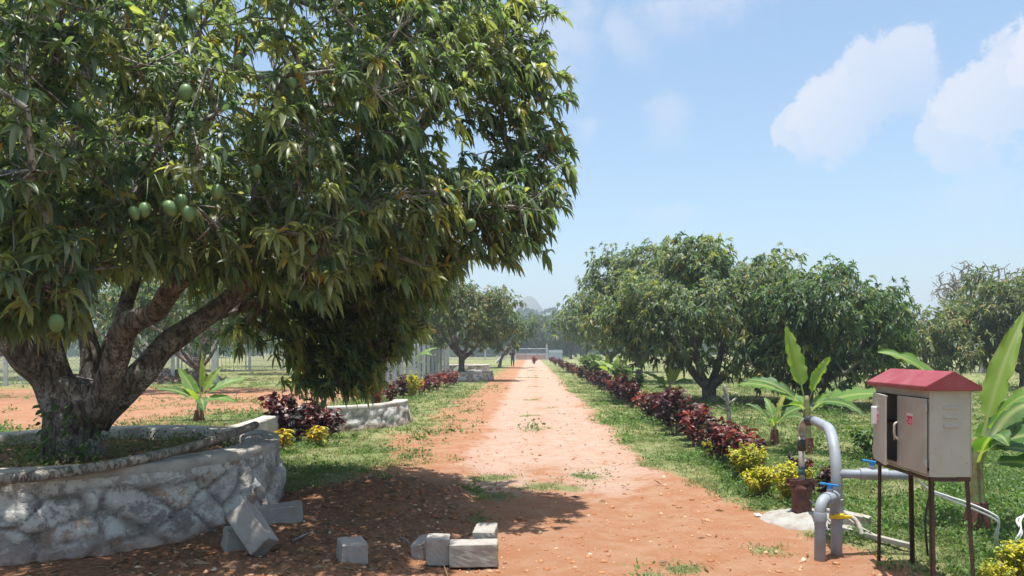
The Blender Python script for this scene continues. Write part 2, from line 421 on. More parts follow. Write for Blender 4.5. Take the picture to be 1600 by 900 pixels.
def branch_tubes(pos, par, ns, rtip, seg=5, power=0.42, cap=0.2):
    n = len(pos); cnt = np.zeros(n)
    has = np.zeros(n, bool)
    for i in range(n-1, ns-1, -1):
        if not has[i]: cnt[i] += 1
        if par[i] >= 0: cnt[par[i]] += cnt[i]; has[par[i]] = True
    r = np.minimum(rtip*cnt**power, cap)
    idx = np.arange(ns, n); a = pos[par[idx]]; b = pos[idx]
    rb = r[idx]; ra = np.where(par[idx] >= ns, np.minimum(r[par[idx]], rb*1.5), rb*1.35)
    t = norm(b-a); u = norm(np.cross(t, np.array([.3, .2, .93]))); w = np.cross(t, u)
    ang = np.arange(seg)*2*math.pi/seg
    ring = u[:, None, :]*np.cos(ang)[None, :, None]+w[:, None, :]*np.sin(ang)[None, :, None]
    V = np.concatenate([a[:, None, :]+ring*ra[:, None, None], b[:, None, :]+t[:, None, :]*rb[:, None, None]*.3+ring*rb[:, None, None]], axis=1).reshape(-1, 3)
    m = len(idx); base = np.arange(m)[:, None]*2*seg; k = np.arange(seg)[None, :]; k2 = (k+1) % seg
    Fq = np.stack([base+k, base+k2, base+seg+k2, base+seg+k], -1).reshape(-1, 4)
    return V, Fq
def smoothline(pts, n=4):
    pts = [Vector(p) for p in pts]; out = []
    for i in range(len(pts)-1):
        p0 = pts[max(i-1, 0)]; p1 = pts[i]; p2 = pts[i+1]; p3 = pts[min(i+2, len(pts)-1)]
        for q in range(n):
            t = q/n
            out.append(0.5*((2*p1)+(p2-p0)*t+(2*p0-5*p1+4*p2-p3)*t*t+(3*p1-p0-3*p2+p3)*t**3))
    out.append(pts[-1]); return out
def lobe_points(rng, c, r, n, inner=.35, hmin=-9, lumps=0.0, sector=None):
    out = []; c = np.array(c); r = np.array(r)
    ph = rng.uniform(0, 6.28, 6); tries = 0
    while len(out) < n and tries < n*40:
        tries += 1
        d = rng.normal(0, 1, 3); d /= np.linalg.norm(d)
        s = rng.uniform(.72, 1.0) if rng.random() > inner else rng.uniform(.3, .8)
        if lumps:
            s *= 1+lumps*(math.sin(3*math.atan2(d[1], d[0])+ph[0])*.5+math.sin(5*math.atan2(d[1], d[0])+4*d[2]+ph[1])*.4+math.sin(7*d[2]+3*d[0]+ph[2])*.4)
        p = c+d*r*s
        if p[2] < hmin: 
            if rng.random() < .7: continue
            p[2] = hmin+rng.uniform(0, .35)
        if sector and not sector(p): continue
        out.append(p)
    return out

# ------------------------------------------------------------------ terrain
BX, BY, BR = -4.5, 7.6, 1.91           # the big planter
def gh(x, y):
    h = 0.02*fbm(x, y, .35, 2, 3.1)*(1 if y < 60 else .5)
    # dug-over soil between the big planter and the track
    m = math.exp(-((x+1.55)/0.95)**2-((y-8.0)/0.65)**2)*0.26+math.exp(-((x+2.3)/0.5)**2-((y-7.1)/0.5)**2)*0.07+math.exp(-((x+1.9)/0.9)**2-((y-5.35)/0.45)**2)*.07
    rough = smooth(3.4, 2.2, abs(x+0.6)*1.0+0)*smooth(9.3, 8.4, y)
    h += m
    h += rough*(0.05*fbm(x, y, 2.4, 3, 9)+0.055*max(0, fbm(x, y, 5.5, 3, 19)))*smooth(0.4, -.4, x)
    h += smooth(1.2, 2.4, x)*smooth(9.2, 8.2, y)*(.03*fbm(x, y, 4.5, 3, 5))*smooth(4.2, 3.2, x)
    # wheel tracks
    h -= 0.03*math.exp(-((x+0.55)/0.35)**2)+0.03*math.exp(-((x-0.95)/0.35)**2)
    h += 0.012*fbm(x, y, 1.8, 3, 2)
    # bank behind on the right
    return h
def blob(x, y, bx, by, r): return math.exp(-((x-bx)**2+(y-by)**2)/(r*r))
GP = [(-.5, 9.8, .33), (-.40, 8.3, .28), (.4, 9.0, .25), (-.1, 46, 1.0), (.05, 25, .35), (-.5, 7.3, .12), (1.15, 5.75, .16), (.86, 5.6, .1), (.1, 62, 1.1), (.2, 34, .4), (.7, 9.9, .25), (-.1, 19, .3), (1.9, 6.15, .16), (.15, 9.1, .3)]
def masks(x, y):
    """grass, pale sand, litter in 0..1"""
    wob = .6*fbm(x, y, .5, 3, 4)+.34*fbm(x, y, 2.3, 2, 14)
    # grass left of the track
    le = -1.75+wob*1.6-smooth(14, 8, y)*.15
    gl = (.35*smooth(le+.75, le-.1, x)+.65*smooth(le-.2, le-1.1, x))*smooth(8.2, 9.0, y+wob)
    # stops: dirt between hedge and grass
    re = 1.45+wob*.5
    if y < 10.5: re = 1.52+(10.5-y)*.22+wob*.3
    gr = smooth(re-.15, re+.5, x)
    if x > 3.0: gr = 1
    if x > 1.2 and y < 7.5: gr *= smooth(1.95+.35*wob, 2.4+wob*.3, x)
    g = max(gl*.9, gr)
    # far left: bare red soil
    if x < -4.6:
        bare = smooth(-5.2, -6.5, x)*smooth(13.5-(x+5)*.12, 16.5, y+wob*3)*smooth(36, 30, y+wob*6)
        bare *= .75+.5*fbm(x, y, .25, 2, 8)
        ban = blob(x, y, -7.0, 18.2, 2.0)
        g = max(g*(1-1.15*bare), ban)
        if y < 13: g = max(0, .55+wob*1.5)
    if y > 45: g = max(g, .0)
    for bx, by, r in GP: g = max(g, .85*blob(x, y, bx, by, r*1.1))
    # dry patches right
    g -= .35*blob(x, y, 10, 27, 5)*(x > 4)+.30*blob(x, y, -4.0, 13.0, .6)
    pale = smooth(2.3, .6, abs(x-.25-.0*y))*(.12+.88*smooth(7.0, 10.2, y-x*.35))
    pale = pale*(.9+.35*fbm(x, y, .8, 2, 1))-.22*math.exp(-((x-.2-.15*wob)/.28)**2)-.25*math.exp(-((x+1.15-.3*wob)/.3)**2)+.10*math.exp(-((x+.5)/.3)**2)+.12*math.exp(-((x-.95)/.3)**2)
    pale = max(0, pale)
    if -.35 < x-.2-.2*wob < .35 and y > 12: g = max(g, .55*smooth(.08, .35, fbm(x, y, .45, 2, 61)))
    if x < -5: pale = .25
    lit = 0.0
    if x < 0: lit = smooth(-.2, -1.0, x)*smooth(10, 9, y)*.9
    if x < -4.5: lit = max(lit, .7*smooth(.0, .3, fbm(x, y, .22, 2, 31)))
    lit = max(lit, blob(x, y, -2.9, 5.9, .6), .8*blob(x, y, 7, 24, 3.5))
    return max(0, min(1, g)), max(0, min(1, pale)), min(1, lit)

def axis(lo, fine0, fine1, hi, step, growth):
    a = [fine0]
    while a[-1] < fine1: a.append(a[-1]+step)
    s = step
    while a[-1] < hi: s *= growth; a.append(a[-1]+s)
    b = [fine0]; s = step
    while b[-1] > lo: s *= growth; b.append(b[-1]-s)
    return np.array(b[:0:-1]+a)
xs = axis(-2500, -3.0, 3.2, 2500, 0.04, 1.035)
ys = axis(-60, 4.6, 9.6, 3500, 0.04, 1.022)
nx, ny = len(xs), len(ys)
VV = np.zeros((ny, nx, 3), np.float32); AG = np.zeros((ny, nx)); AP = np.zeros((ny, nx)); AL = np.zeros((ny, nx))
for j, y in enumerate(ys):
    for i, x in enumerate(xs):
        if abs(x) < 120 and -5 < y < 260:
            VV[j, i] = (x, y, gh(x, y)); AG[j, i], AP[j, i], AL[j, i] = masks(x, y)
        else:
            VV[j, i] = (x, y, 0); AG[j, i] = .8; AP[j, i] = .3
ii = np.arange(ny-1)[:, None]*nx+np.arange(nx-1)[None, :]
quads = np.stack([ii, ii+1, ii+1+nx, ii+nx], -1).reshape(-1, 4)
cx = (xs[:-1]+xs[1:])/2; cy = (ys[:-1]+ys[1:])/2
road = np.zeros((ny-1, nx-1), bool)
for j, y in enumerate(cy):
    if 0 < y < 128:
        for i in np.nonzero(abs(cx) < 4)[0]:
            x = cx[i]; g, p, l = masks(x, y)
            if -1.9+.2*n2(x, y, .6, 2) < x < (1.9 if y > 9 else 1.9+(9-y)*.3)+.2*n2(x, y, .6, 5): road[j, i] = True
rf = road.ravel()
def sub_mesh(name, mask):
    q = quads[mask]; used, inv = np.unique(q.ravel(), return_inverse=True)
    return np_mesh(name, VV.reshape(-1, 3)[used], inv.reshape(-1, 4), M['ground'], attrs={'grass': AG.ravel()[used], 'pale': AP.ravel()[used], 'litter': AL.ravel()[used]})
tagset(put('ground', sub_mesh('ground', ~rf)), kind='structure')
tagset(put('dirt_road', sub_mesh('dirt_road', rf)), kind='structure')

def scatter(rng, n, x0, x1, y0, y1, key, power=1.0):
    """rejection sampling, denser near the camera (power)"""
    out = []; tries = 0
    while len(out) < n and tries < n*12:
        tries += 1
        u = rng.random()
        y = y0*(y1/y0)**u if power else y0+(y1-y0)*u
        lim = min(1, 1)
        x = x0+(x1-x0)*rng.random()
        if abs(x) > .75*y+1.2: continue
        if (x-BX)**2+(y-BY)**2 < (BR+.05)**2: continue
        if (x-2.62)**2+(y-7.22)**2 < .32: continue
        if rng.random() < key(x, y): out.append((x, y))
    return out
ng = np.random.default_rng(11)

# grass
def make_grass():
    parts = []
    def key(x, y):
        g = masks(x, y)[0]
        return 0 if g < .22 else g*(.25+.95*smooth(-.25, .3, fbm(x, y, 1.3, 2, 55)))
    for (n, y0, y1, xr, nb, Lr, Wd, st) in ((21000, 4.9, 14, 8, 7, .075, .0075, 3), (17000, 14, 34, 20, 6, .11, .015, 3), (9000, 34, 85, 40, 6, .16, .035, 2)):
        pts = np.array(scatter(ng, n, -xr, xr, y0, y1, key))
        k = len(pts); z = np.array([gh(x, y) for x, y in pts])
        base = np.repeat(np.column_stack([pts, z]), nb, axis=0)
        base[:, :2] += ng.normal(0, .035*(Lr/.075), (k*nb, 2)); base[:, 2] -= .01
        d = ng.normal(0, .55, (k*nb, 3)); d[:, 2] = 1
        tall = np.array([1+.7*fbm(x, y, .8, 2, 77)+(0.35 if x > 2 or x < -2.2 else 0) for x, y in pts])
        dry = np.array([smooth(-.2, .3, fbm(x, y, .5, 2, 23)+(.12 if -2.6 < x < 1.5 else -.12)+(.1 if y > 25 else 0)) for x, y in pts])
        L = np.repeat(tall, nb)*Lr*ng.uniform(.5, 1.35, k*nb)
        gcol = np.array([[.12, .18, .055], [.16, .215, .07], [.20, .24, .09]])[ng.integers(0, 3, k)]
        dcol = np.array([[.28, .26, .14], [.36, .31, .19], [.21, .24, .11]])[ng.integers(0, 3, k)]
        mixf = (dry+ng.normal(0, .18, k)).clip(0, 1)[:, None]
        c = np.repeat(gcol*(1-mixf*.85)+dcol*mixf*.85, nb, axis=0)*ng.normal(1, .15, (k*nb, 1)).clip(.6, 1.5)
        stn, prof = ((0, .5, 1), (1, .8, .08)) if st == 3 else ((0, 1), (1, .15))
        parts.append(leaves(ng, base, d, L, Wd*ng.uniform(.7, 1.3, k*nb), .55, c, stations=stn, prof=prof, across=2, roll=1.5))
    V, Fq, C = merge(parts)
    tagset(put('grass', np_mesh('grass', V, Fq, M['grass_blade'], C)), 'short green and straw coloured grass along both sides of the track', 'grass', kind='stuff')
make_grass()

# low broad-leaved weeds
def make_weeds():
    def key(x, y):
        g = masks(x, y)[0]
        return g*smooth(.0, .35, fbm(x, y, .9, 2, 99)+(.34 if x > 2.3 and y < 12 else 0)+(.1 if -9 < x < -4 and 13 < y < 26 else 0))
    parts = []
    for (n, y0, y1, xr, Ls, nb) in ((2400, 4.9, 12, 8, .045, 26), (2300, 12, 40, 22, .075, 18)):
        pts = np.array(scatter(ng, n, -xr, xr, y0, y1, key)); k = len(pts)
        z = np.array([gh(x, y) for x, y in pts])
        R = ng.uniform(.04, .12, k)*(Ls/.045)
        base = np.repeat(np.column_stack([pts, z]), nb, axis=0)
        off = ng.normal(0, .6, (k*nb, 3)); off[:, 2] = abs(off[:, 2])*.9
        base += off*np.repeat(R, nb)[:, None]
        d = off+np.array([0, 0, .3])+ng.normal(0, .3, (k*nb, 3))
        c = np.array([[.11, .20, .05], [.16, .26, .07], [.10, .16, .05]])[ng.integers(0, 3, k)]
        c = np.repeat(c, nb, 0)*ng.normal(1, .15, (k*nb, 1)).clip(.6, 1.4)
        L = Ls*ng.uniform(.5, 1.3, k*nb)
        parts.append(leaves(ng, base, d, L, L*.5, .35, c, stations=(0, .5, 1), prof=(.2, 1, .1), across=2, roll=.8))
    V, Fq, C = merge(parts)
    tagset(put('low_weeds', np_mesh('low_weeds', V, Fq, M['weed_leaf'], C)), 'low broad leaved green weeds growing among the grass', 'weeds', kind='stuff')
make_weeds()

# dry leaves and chips, pebbles and clods
def make_litter():
    def key(x, y):
        g, p, l = masks(x, y); return .04+.95*l
    pts = np.array(scatter(ng, 2600, -9, 9, 4.8, 30, key)); k = len(pts)
    z = np.array([gh(x, y) for x, y in pts])+.008
    base = np.column_stack([pts, z]); d = ng.normal(0, 1, (k, 3)); d[:, 2] *= .15
    c = np.array([[.16, .09, .05], [.24, .15, .08], [.10, .06, .04], [.33, .24, .13]])[ng.integers(0, 4, k)]
    L = ng.uniform(.03, .12, k)
    a = leaves(ng, base, d, L, L*.28, .05, c, stations=(0, .5, 1), prof=(.3, 1, .1), across=3, fold=.4, roll=.4)
    V, Fq, C = a
    tagset(put('fallen_leaves', np_mesh('fallen_leaves', V, Fq, M['dry_leaf'], C)), 'dry brown mango leaves fallen on the bare soil', 'fallen leaves', kind='stuff')
    # stones
    ico = bmesh.new(); bmesh.ops.create_icosphere(ico, subdivisions=1, radius=1)
    iv = np.array([v.co[:] for v in ico.verts]); jf = np.array([[v.index for v in f.verts] for f in ico.faces]); ico.free()
    def key2(x, y): 
        if x < -3 or x > 4: return 0
        return (1-masks(x, y)[0])*(.9 if (x < -.2 and y < 9) else .35 if y < 9 else .25)
    pts = np.array(scatter(ng, 3800, -3.2, 3.6, 4.8, 22, key2)); k = len(pts)
    z = np.array([gh(x, y) for x, y in pts]); s = ng.exponential(.007, k)+.004; s = s.clip(0, .030)
    V = iv[None]*(1+ng.normal(0, .22, (k, len(iv), 1)))*s[:, None, None]*np.array([1, 1, .7])*ng.uniform(.7, 1.3, (k, 1, 3))
    V = V+np.column_stack([pts, z])[:, None, :]
    Fq = (jf[None]+np.arange(k)[:, None, None]*len(iv)).reshape(-1, 3)
    c = np.array([[.42, .20, .10], [.50, .30, .18], [.34, .14, .07], [.6, .46, .34]])[ng.choice(4, k, p=[.45, .22, .31, .02])]
    tp = simple('clod', (.4, .2, .1)); t = NT('clod_soil'); m = t.out(t.bsdf(t.attr('Col'), .95, .05, t.bump(t.noise(60, 4, .7, t.obj()), .6, .01)).outputs[0])
    bpy.data.materials.remove(tp)
    tagset(put('soil_clods', np_mesh('soil_clods', V.reshape(-1, 3), Fq, m, np.repeat(c, len(iv), 0), smooth_=False)), 'small stones and clods of red soil on the track', 'soil clods', kind='stuff')
make_litter()

# ------------------------------------------------------------------ planters
def planter(name, label, cxx, cyy, R, H, a0=0, a1=2*math.pi, seed=1, cell=.025, soil=True, thick=.34, flare=.06):
    rt = thing('stone_planter', label, 'planter', (cxx, cyy, 0), 'round stone walled tree planters')
    n = int((a1-a0)*R/cell); closed = abs(a1-a0-2*math.pi) < 1e-6
    capt = .08; Hs = H-capt; m = max(6, int(Hs/cell)); V = []; C = []; Gr = []
    cols = {}
    for i in range(n+(0 if closed else 1)):
        a = a0+(a1-a0)*i/n
        for j in range(m+1):
            z = -.06+(Hs+.06)*j/m
            s = a*R
            q = Vector((s/.42+seed*9+.25*mn.noise(Vector((s*2, z*3, seed))), z/.27+.25*mn.noise(Vector((s*2, z*3, seed+5))), 0))
            ds, ps = mn.voronoi(q)
            e = ds[1]-ds[0]; g = 1-smooth(.01, .12, e)
            key = (round(ps[0].x, 2), round(ps[0].y, 2))
            if key not in cols:
                r_ = random.Random(hash(key)); b = r_.uniform(.26, .44)
                cols[key] = ((b*1.05, b*.98, b*.90) if r_.random() > .25 else (b*1.15, b*.78, b*.55), r_.uniform(-.02, .028))
            cc, po = cols[key]
            edge = smooth(1.0, .8, j/m)
            r = R+flare*max(0.0, 1-z/Hs)**1.6+(po*.6+.010*(1-g)-.022*g+.05*mn.noise(Vector((s*3.1, z*5, seed)))+.022*mn.noise(Vector((s*11, z*14, seed))))*(.25+.75*edge)
            V.append((r*math.cos(a), r*math.sin(a), z)); C.append(cc); Gr.append(g*.8*edge)
    N = n if closed else n+1
    Fq = []
    for i in range(n):
        i2 = (i+1) % N
        for j in range(m): Fq.append((i*(m+1)+j, i2*(m+1)+j, i2*(m+1)+j+1, i*(m+1)+j+1))
    put('stone_wall', np_mesh('stone_wall', V, np.array(Fq), M['rubble'], np.array(C), attrs={'groove': Gr}), rt)
    # coping: smooth ring a little proud
    V = []; prof = [(-.004, Hs-.03), (.004, Hs+.01), (.004, H-.02), (-.005, H-.003), (-.10, H+.004), (-.22, H), (-thick+.02, H-.006), (-thick, H-.03), (-thick-.01, 0.0)]
    nn = max(48, int((a1-a0)*R/.06)); NN = nn if closed else nn+1
    for i in range(NN):
        a = a0+(a1-a0)*i/nn
        for k, (dr, z) in enumerate(prof):
            w = .018*mn.noise(Vector((a*R*1.2, k*.4, seed)))+.008*mn.noise(Vector((a*R*6, k, seed)))
            r = R+dr+w; V.append((r*math.cos(a), r*math.sin(a), z+(w*.6 if k > 1 else 0)))
    K = len(prof); Fq = []
    for i in range(nn):
        i2 = (i+1) % NN
        for k in range(K-1): Fq.append((i*K+k, i2*K+k, i2*K+k+1, i*K+k+1))
    put('coping', np_mesh('coping', V, np.array(Fq), M['coping']), rt)
    if soil:
        V = [(0, 0, H-.13)]; C = []
        rings = 14; sg = 60
        for i in range(1, rings+1):
            for k in range(sg):
                r = (R-thick+.03)*i/rings; a = 2*math.pi*k/sg; x = r*math.cos(a); y = r*math.sin(a)
                V.append((x, y, H-.14+.05*fbm(x, y, 1.8, 3, seed)))
        T = [(0, 1+k, 1+(k+1) % sg) for k in range(sg)]
        Q = [(1+(i-1)*sg+k, 1+i*sg+k, 1+i*sg+(k+1) % sg, 1+(i-1)*sg+(k+1) % sg) for i in range(1, rings) for k in range(sg)]
        nv = len(V)
        put('soil', np_mesh('soil', V, [np.array(T), np.array(Q)], M['ground'], attrs={'grass': [.35]*nv, 'pale': [.0]*nv, 'litter': [1.0]*nv}), rt)
    return rt
planter('p1', 'large whitewashed rubble planter round the big mango tree in the foreground', BX, BY, BR, .68, seed=1)
planter('p2', 'low whitewashed stone kerb wall curving behind the maroon shrubs, left of the track', -4.95, 17.0, 2.2, .50, a0=-1.35, a1=.25, seed=2, cell=.04, soil=False)
planter('p3', 'small dark stone planter holding the yellow green tree beside the track', -3.75, 41.0, 1.7, .50, seed=3, cell=.08)
planter('p4', 'far grey planter just beyond the dark stone planter on the left', -4.1, 47.5, 1.5, .75, seed=4, cell=.1)

# low wall between planters one and two
def low_wall():
    mb = MB(); pts = [(-4.45, 9.55), (-4.25, 10.6), (-4.28, 12.0), (-4.42, 13.4), (-4.50, 14.90)]
    sp = smoothline([(x, y, 0) for x, y in pts], 8)
    H = .52; prof = [(-.13, -.05), (-.12, H-.02), (-.10, H), (.10, H), (.12, H-.02), (.14, -.05)]
    vs = []
    for i, p in enumerate(sp):
        t = (sp[min(i+1, len(sp)-1)]-sp[max(i-1, 0)]).normalized(); nrm = Vector((t.y, -t.x, 0))
        for k, (o, z) in enumerate(prof):
            w = .02*mn.noise(Vector((p.y*3, k, 1)))
            vs.append(p+nrm*(o+w)+Vector((0, 0, z+w*.5+.10*smooth(11, 9.6, p.y))))
    K = len(prof); fs = [[i*K+k, (i+1)*K+k, (i+1)*K+k+1, i*K+k+1] for i in range(len(sp)-1) for k in range(K-1)]
    fs += [list(range(K)), [(len(sp)-1)*K+k for k in range(K)]]
    mb.add(vs, fs); o = mb.build('low_wall', M['coping'], smooth_=False)
    tagset(o, 'low cement plastered wall joining the two nearest planters', 'wall')
low_wall()

# weeds inside the near planter
def planter_weeds():
    k = 150; a = ng.uniform(0, 6.28, k); r = np.sqrt(ng.uniform(.02, 1, k))*1.6
    pts = np.column_stack([BX+r*np.cos(a), BY+r*np.sin(a), np.full(k, .53)])
    nb = 46; base = np.repeat(pts, nb, 0); off = ng.normal(0, .6, (k*nb, 3)); off[:, 2] = abs(off[:, 2])
    base += off*ng.uniform(.06, .13, (k, 1)).repeat(nb, 0); d = off+[0, 0, .4]
    c = np.array([[.07, .12, .03], [.11, .16, .045], [.18, .19, .07], [.25, .21, .11]])[ng.choice(4, k, p=[.35, .3, .2, .15])].repeat(nb, 0)
    L = ng.uniform(.02, .06, k*nb)
    A = leaves(ng, base, d, L, L*.45, .4, c, stations=(0, .5, 1), prof=(.2, 1, .1), across=2, roll=1)
    # vine climbing the foot of the trunk
    nb = 110; a = ng.uniform(-2.4, -.7, nb); z = .55+.55*ng.random(nb)**1.5
    base = np.column_stack([BX+.05+(.42-.1*(z-.5))*np.cos(a), BY+(.42-.1*(z-.5))*np.sin(a), z])
    d = np.column_stack([np.cos(a), np.sin(a), ng.normal(0, .4, nb)]); L = ng.uniform(.05, .09, nb)
    B = leaves(ng, base, d, L, L*.7, .6, np.tile([[.10, .17, .05]], (nb, 1))*ng.normal(1, .2, (nb, 1)), stations=(0, .4, .8, 1), prof=(.5, 1, .6, .05), across=2)
    V, Fq, C = merge([A, B])
    tagset(put('planter_weeds', np_mesh('planter_weeds', V, Fq, M['weed_leaf'], C)), 'weeds and creepers growing on the soil inside the big planter', 'weeds', kind='stuff')
planter_weeds()

# pole lying on the planter
def pole():
    pts = [P(-60, 754, 5.62), P(0, 749, 5.66), P(60, 743, 5.74), P(150, 731, 5.95), P(250, 710, 6.4), P(330, 688, 7.1), P(400, 664, 8.2)]
    sp = smoothline(pts, 4); n = len(sp); mb = MB()
    mb.tube(sp, [.046-.010*i/n+.004*mn.noise(Vector((i*.9, 0, 0))) for i in range(n)], 10, jit=.25)
    tagset(mb.build('wooden_pole', M['grey_wood'], smooth_=True), 'long weathered grey wooden pole lying along the rim of the big planter', 'pole')
pole()

# ------------------------------------------------------------------ the big mango tree
def big_tree():
    rng = np.random.default_rng(5)
    rt = thing('mango_tree', 'big spreading mango tree with hanging green fruit in the left foreground planter', 'tree', (BX, BY, .5), 'mango trees of the orchard')
    D = 7.5
    c0 = Vector((BX-.02, BY, .40))
    fork = P(125, 628, D)
    mb = MB()
    sp = smoothline([c0, P(112, 715, D), P(113, 670, D), fork+Vector((0, 0, 0)), P(135, 590, D)], 7)
    rr = [.40*(1-i/(len(sp)-1))+.27*(i/(len(sp)-1)) if True else 0 for i in range(len(sp))]
    rr = [max(.255, .345-.09*min(1, i/6.0)) for i in range(len(sp))]
    rr[-1] = .16; rr[-2] = .22; rr[-3] = .26
    mb.tube(sp, rr, 28, jit=.22, seed=3)
    tr = mb.build('trunk', M['bark'], rt, world=True, smooth_=True)
    LS = .77
    limbs = [
        # px, py, depth lists ; r0 r1
        ([(112, 665, 7.5), (75, 590, 7.4), (35, 545, 7.2), (-20, 505, 6.9), (-120, 450, 6.6), (-240, 380, 6.3)], .23, .09),
        ([(118, 650, 7.5), (85, 560, 7.4), (66, 480, 7.3), (60, 400, 7.2), (90, 300, 7.0), (120, 190, 6.9), (150, 60, 6.9)], .17, .05),
        ([(128, 640, 7.5), (142, 560, 7.6), (128, 480, 7.8), (135, 390, 8.1), (170, 280, 8.4), (190, 130, 8.6), (210, -40, 8.6)], .14, .045),
        ([(150, 650, 7.4), (185, 555, 7.2), (213, 500, 7.0), (255, 478, 6.8), (300, 440, 6.6), (345, 385, 6.4), (420, 300, 6.2), (500, 220, 6.2)], .17, .055),
        ([(150, 660, 7.5), (205, 600, 7.6), (262, 545, 7.8), (318, 490, 8.1), (385, 445, 8.4), (470, 380, 8.6), (560, 290, 8.6), (640, 210, 8.4), (720, 130, 8.2)], .19, .05),
        ([(160, 640, 7.6), (168, 560, 7.8), (200, 470, 8.2), (212, 400, 8.6), (260, 300, 9.2), (330, 180, 9.6), (400, 60, 9.6)], .13, .04),
        ([(300, 505, 8.0), (400, 470, 8.8), (500, 430, 9.3), (600, 420, 9.5), (690, 420, 9.4)], .085, .035),
        ([(385, 445, 8.4), (500, 400, 8.2), (610, 340, 8.0), (720, 290, 7.8), (800, 240, 7.7)], .075, .03),
        ([(60, 400, 7.2), (30, 330, 6.2), (20, 260, 5.4), (40, 180, 5.0)], .06, .03),
        ([(560, 290, 8.6), (600, 200, 9.2), (640, 80, 9.6), (690, -40, 9.6)], .05, .025),
        ([(-20, 505, 6.9), (-80, 430, 6.0), (-60, 380, 5.2)], .07, .03),
    ]
    seeds = []
    for li, (pp, r0, r1) in enumerate(limbs):
        pts = [P(*q) for q in pp]; sp = smoothline(pts, 5); n = len(sp)
        mb = MB(); r0 *= LS; rs = [r0+(r1-r0)*(i/(n-1))**.8 for i in range(n)]
        sp2 = [p+Vector((mn.noise(p*1.7), mn.noise(p*1.7+Vector((5, 0, 0))), mn.noise(p*1.7+Vector((0, 9, 0)))))*min(.10, .03*i*r0*8/4) for i, p in enumerate(sp)]
        mb.tube(sp2, rs, 16, jit=.28, seed=li*3)
        mb.build('limb', M['bark'], rt, world=True, smooth_=True)
        seeds.append(([np.array(p) for p in sp2[3:]], rs[3], rs[-1]))
    T = []
    def thin(p):
        px = CX+F*p[0]/p[1]; py = HY-F*(p[2]-EYE)/p[1]
        return rng.random() < (.92 if px > -80 and py > -120 else .13)*(.62 if p[1] > 8.4 else 1)
    T += lobe_points(rng, (-4.12, 7.1, 4.55), (3.85, 3.5, 3.0), 700, inner=.18, hmin=2.35, lumps=.11, sector=thin)
    for px, py, d, r, n in [(790, 55, 8.0, .42, 11), (812, 140, 7.8, .40, 13), (822, 240, 7.7, .38, 13), (812, 335, 7.5, .32, 11), (785, 368, 7.4, .26, 9),
                            (730, 40, 8.2, .6, 16), (700, 90, 7.2, .6, 16), (640, 330, 6.6, .6, 16), (740, 310, 7.0, .5, 14),
                            (50, 440, 4.7, .36, 16), (20, 480, 4.9, .25, 8), (90, 400, 5.2, .3, 8), (10, 215, 4.3, .30, 7), (235, 270, 4.6, .45, 14), (480, 350, 5.8, .45, 12), (120, 60, 5.0, .5, 12),
                            (180, 330, 6.0, .5, 12), (370, 360, 6.4, .5, 14), (300, 390, 7.6, .6, 12)]:
        c = P(px, py, d); T += lobe_points(rng, c, (r, r, r*.9), n, inner=.5)
    dark = [(530, 470, 9.6, (1.35, .9, .55), 60), (455, 500, 9.4, (.55, .6, .55), 26), (610, 510, 9.5, (.50, .5, .5), 22), (545, 560, 9.3, (.62, .5, .40), 30),
            (550, 592, 9.0, (.30, .3, .16), 12), (450, 545, 9.2, (.30, .3, .20), 9), (630, 430, 9.2, (.6, .6, .5), 22), (410, 470, 9.6, (.4, .5, .4), 12), (690, 400, 8.6, (.5, .5, .4), 14), (560, 400, 9.4, (1.2, .8, .6), 34)]
    for px, py, d, r, n in dark: T += lobe_points(rng, P(px, py, d), r, n, inner=.5)
    T = np.array(T)
    # keep the space round trunk and limbs open to the camera below the crown
    def ok(p):
        px = CX+F*p[0]/p[1]; py = HY-F*(p[2]-EYE)/p[1]
        if p[1] < 8.4 and px < 400 and py > (425 if px > 130 else 400) and not (px < 125 and p[1] < 5.3 and py < 515): return False
        if 380 < px < 460 and py > 500 and rng.random() < .6: return False
        if py > 612 or (px > 600 and py > 560) or (px > 640 and py > 525) or (px > 668 and py > 470) or (px > 700 and py > 440) or (px > 730 and py > 405 and not 780 < px < 815): return False
        if px < 430 and py > 545: return False
        if p[0] > -2.7 and p[1] < 4.7+.5*rng.random(): return False
        return p[1] > 2.2
    T = np.array([p for p in T if ok(p)])
    pos, par, rmax, ns, tip = grow(rng, seeds, T, .38, .10)
    # shoots: several whorls round every target
    K = len(T); W_ = []; A_ = []
    sh = []
    core = np.array([-4.2, 7.5, 3.2])
    for i in range(K):
        nw = rng.integers(6, 10)
        for q in range(nw):
            o = rng.normal(0, 1, 3); o /= np.linalg.norm(o); o = o*rng.uniform(.12, .42)
            w = T[i]+o; W_.append(w); out = norm((w-core)[None])[0]
            A_.append(o*1.0+out*.7+np.array([0, 0, .75])); sh.append((T[i], w))
    W_ = np.array(W_); A_ = np.array(A_)
    keep = np.array([ok(w) for w in W_]); W_ = W_[keep]; A_ = A_[keep]; sh = [s for s, k_ in zip(sh, keep) if k_]
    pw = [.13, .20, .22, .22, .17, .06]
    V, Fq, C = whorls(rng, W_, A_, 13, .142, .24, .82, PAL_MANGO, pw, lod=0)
    put('crown', np_mesh('crown', V, Fq, M['mango_leaf'], C), rt, world=False).location = -Vector(rt.location)
    V, Fq = branch_tubes(pos, par, ns, .0082, 6, .42, .07)
    a = np.array([s[0] for s in sh]); b = np.array([s[1] for s in sh])
    n0 = len(pos); pos2 = np.concatenate([a, b]); par2 = np.concatenate([np.full(len(a), -1), np.arange(len(a))])
    V2, F2 = branch_tubes(pos2, par2, len(a), .0048, 4)
    V, Fq, C = merge([(V, Fq, np.zeros((len(V), 3))), (V2, F2, np.zeros((len(V2), 3)))])
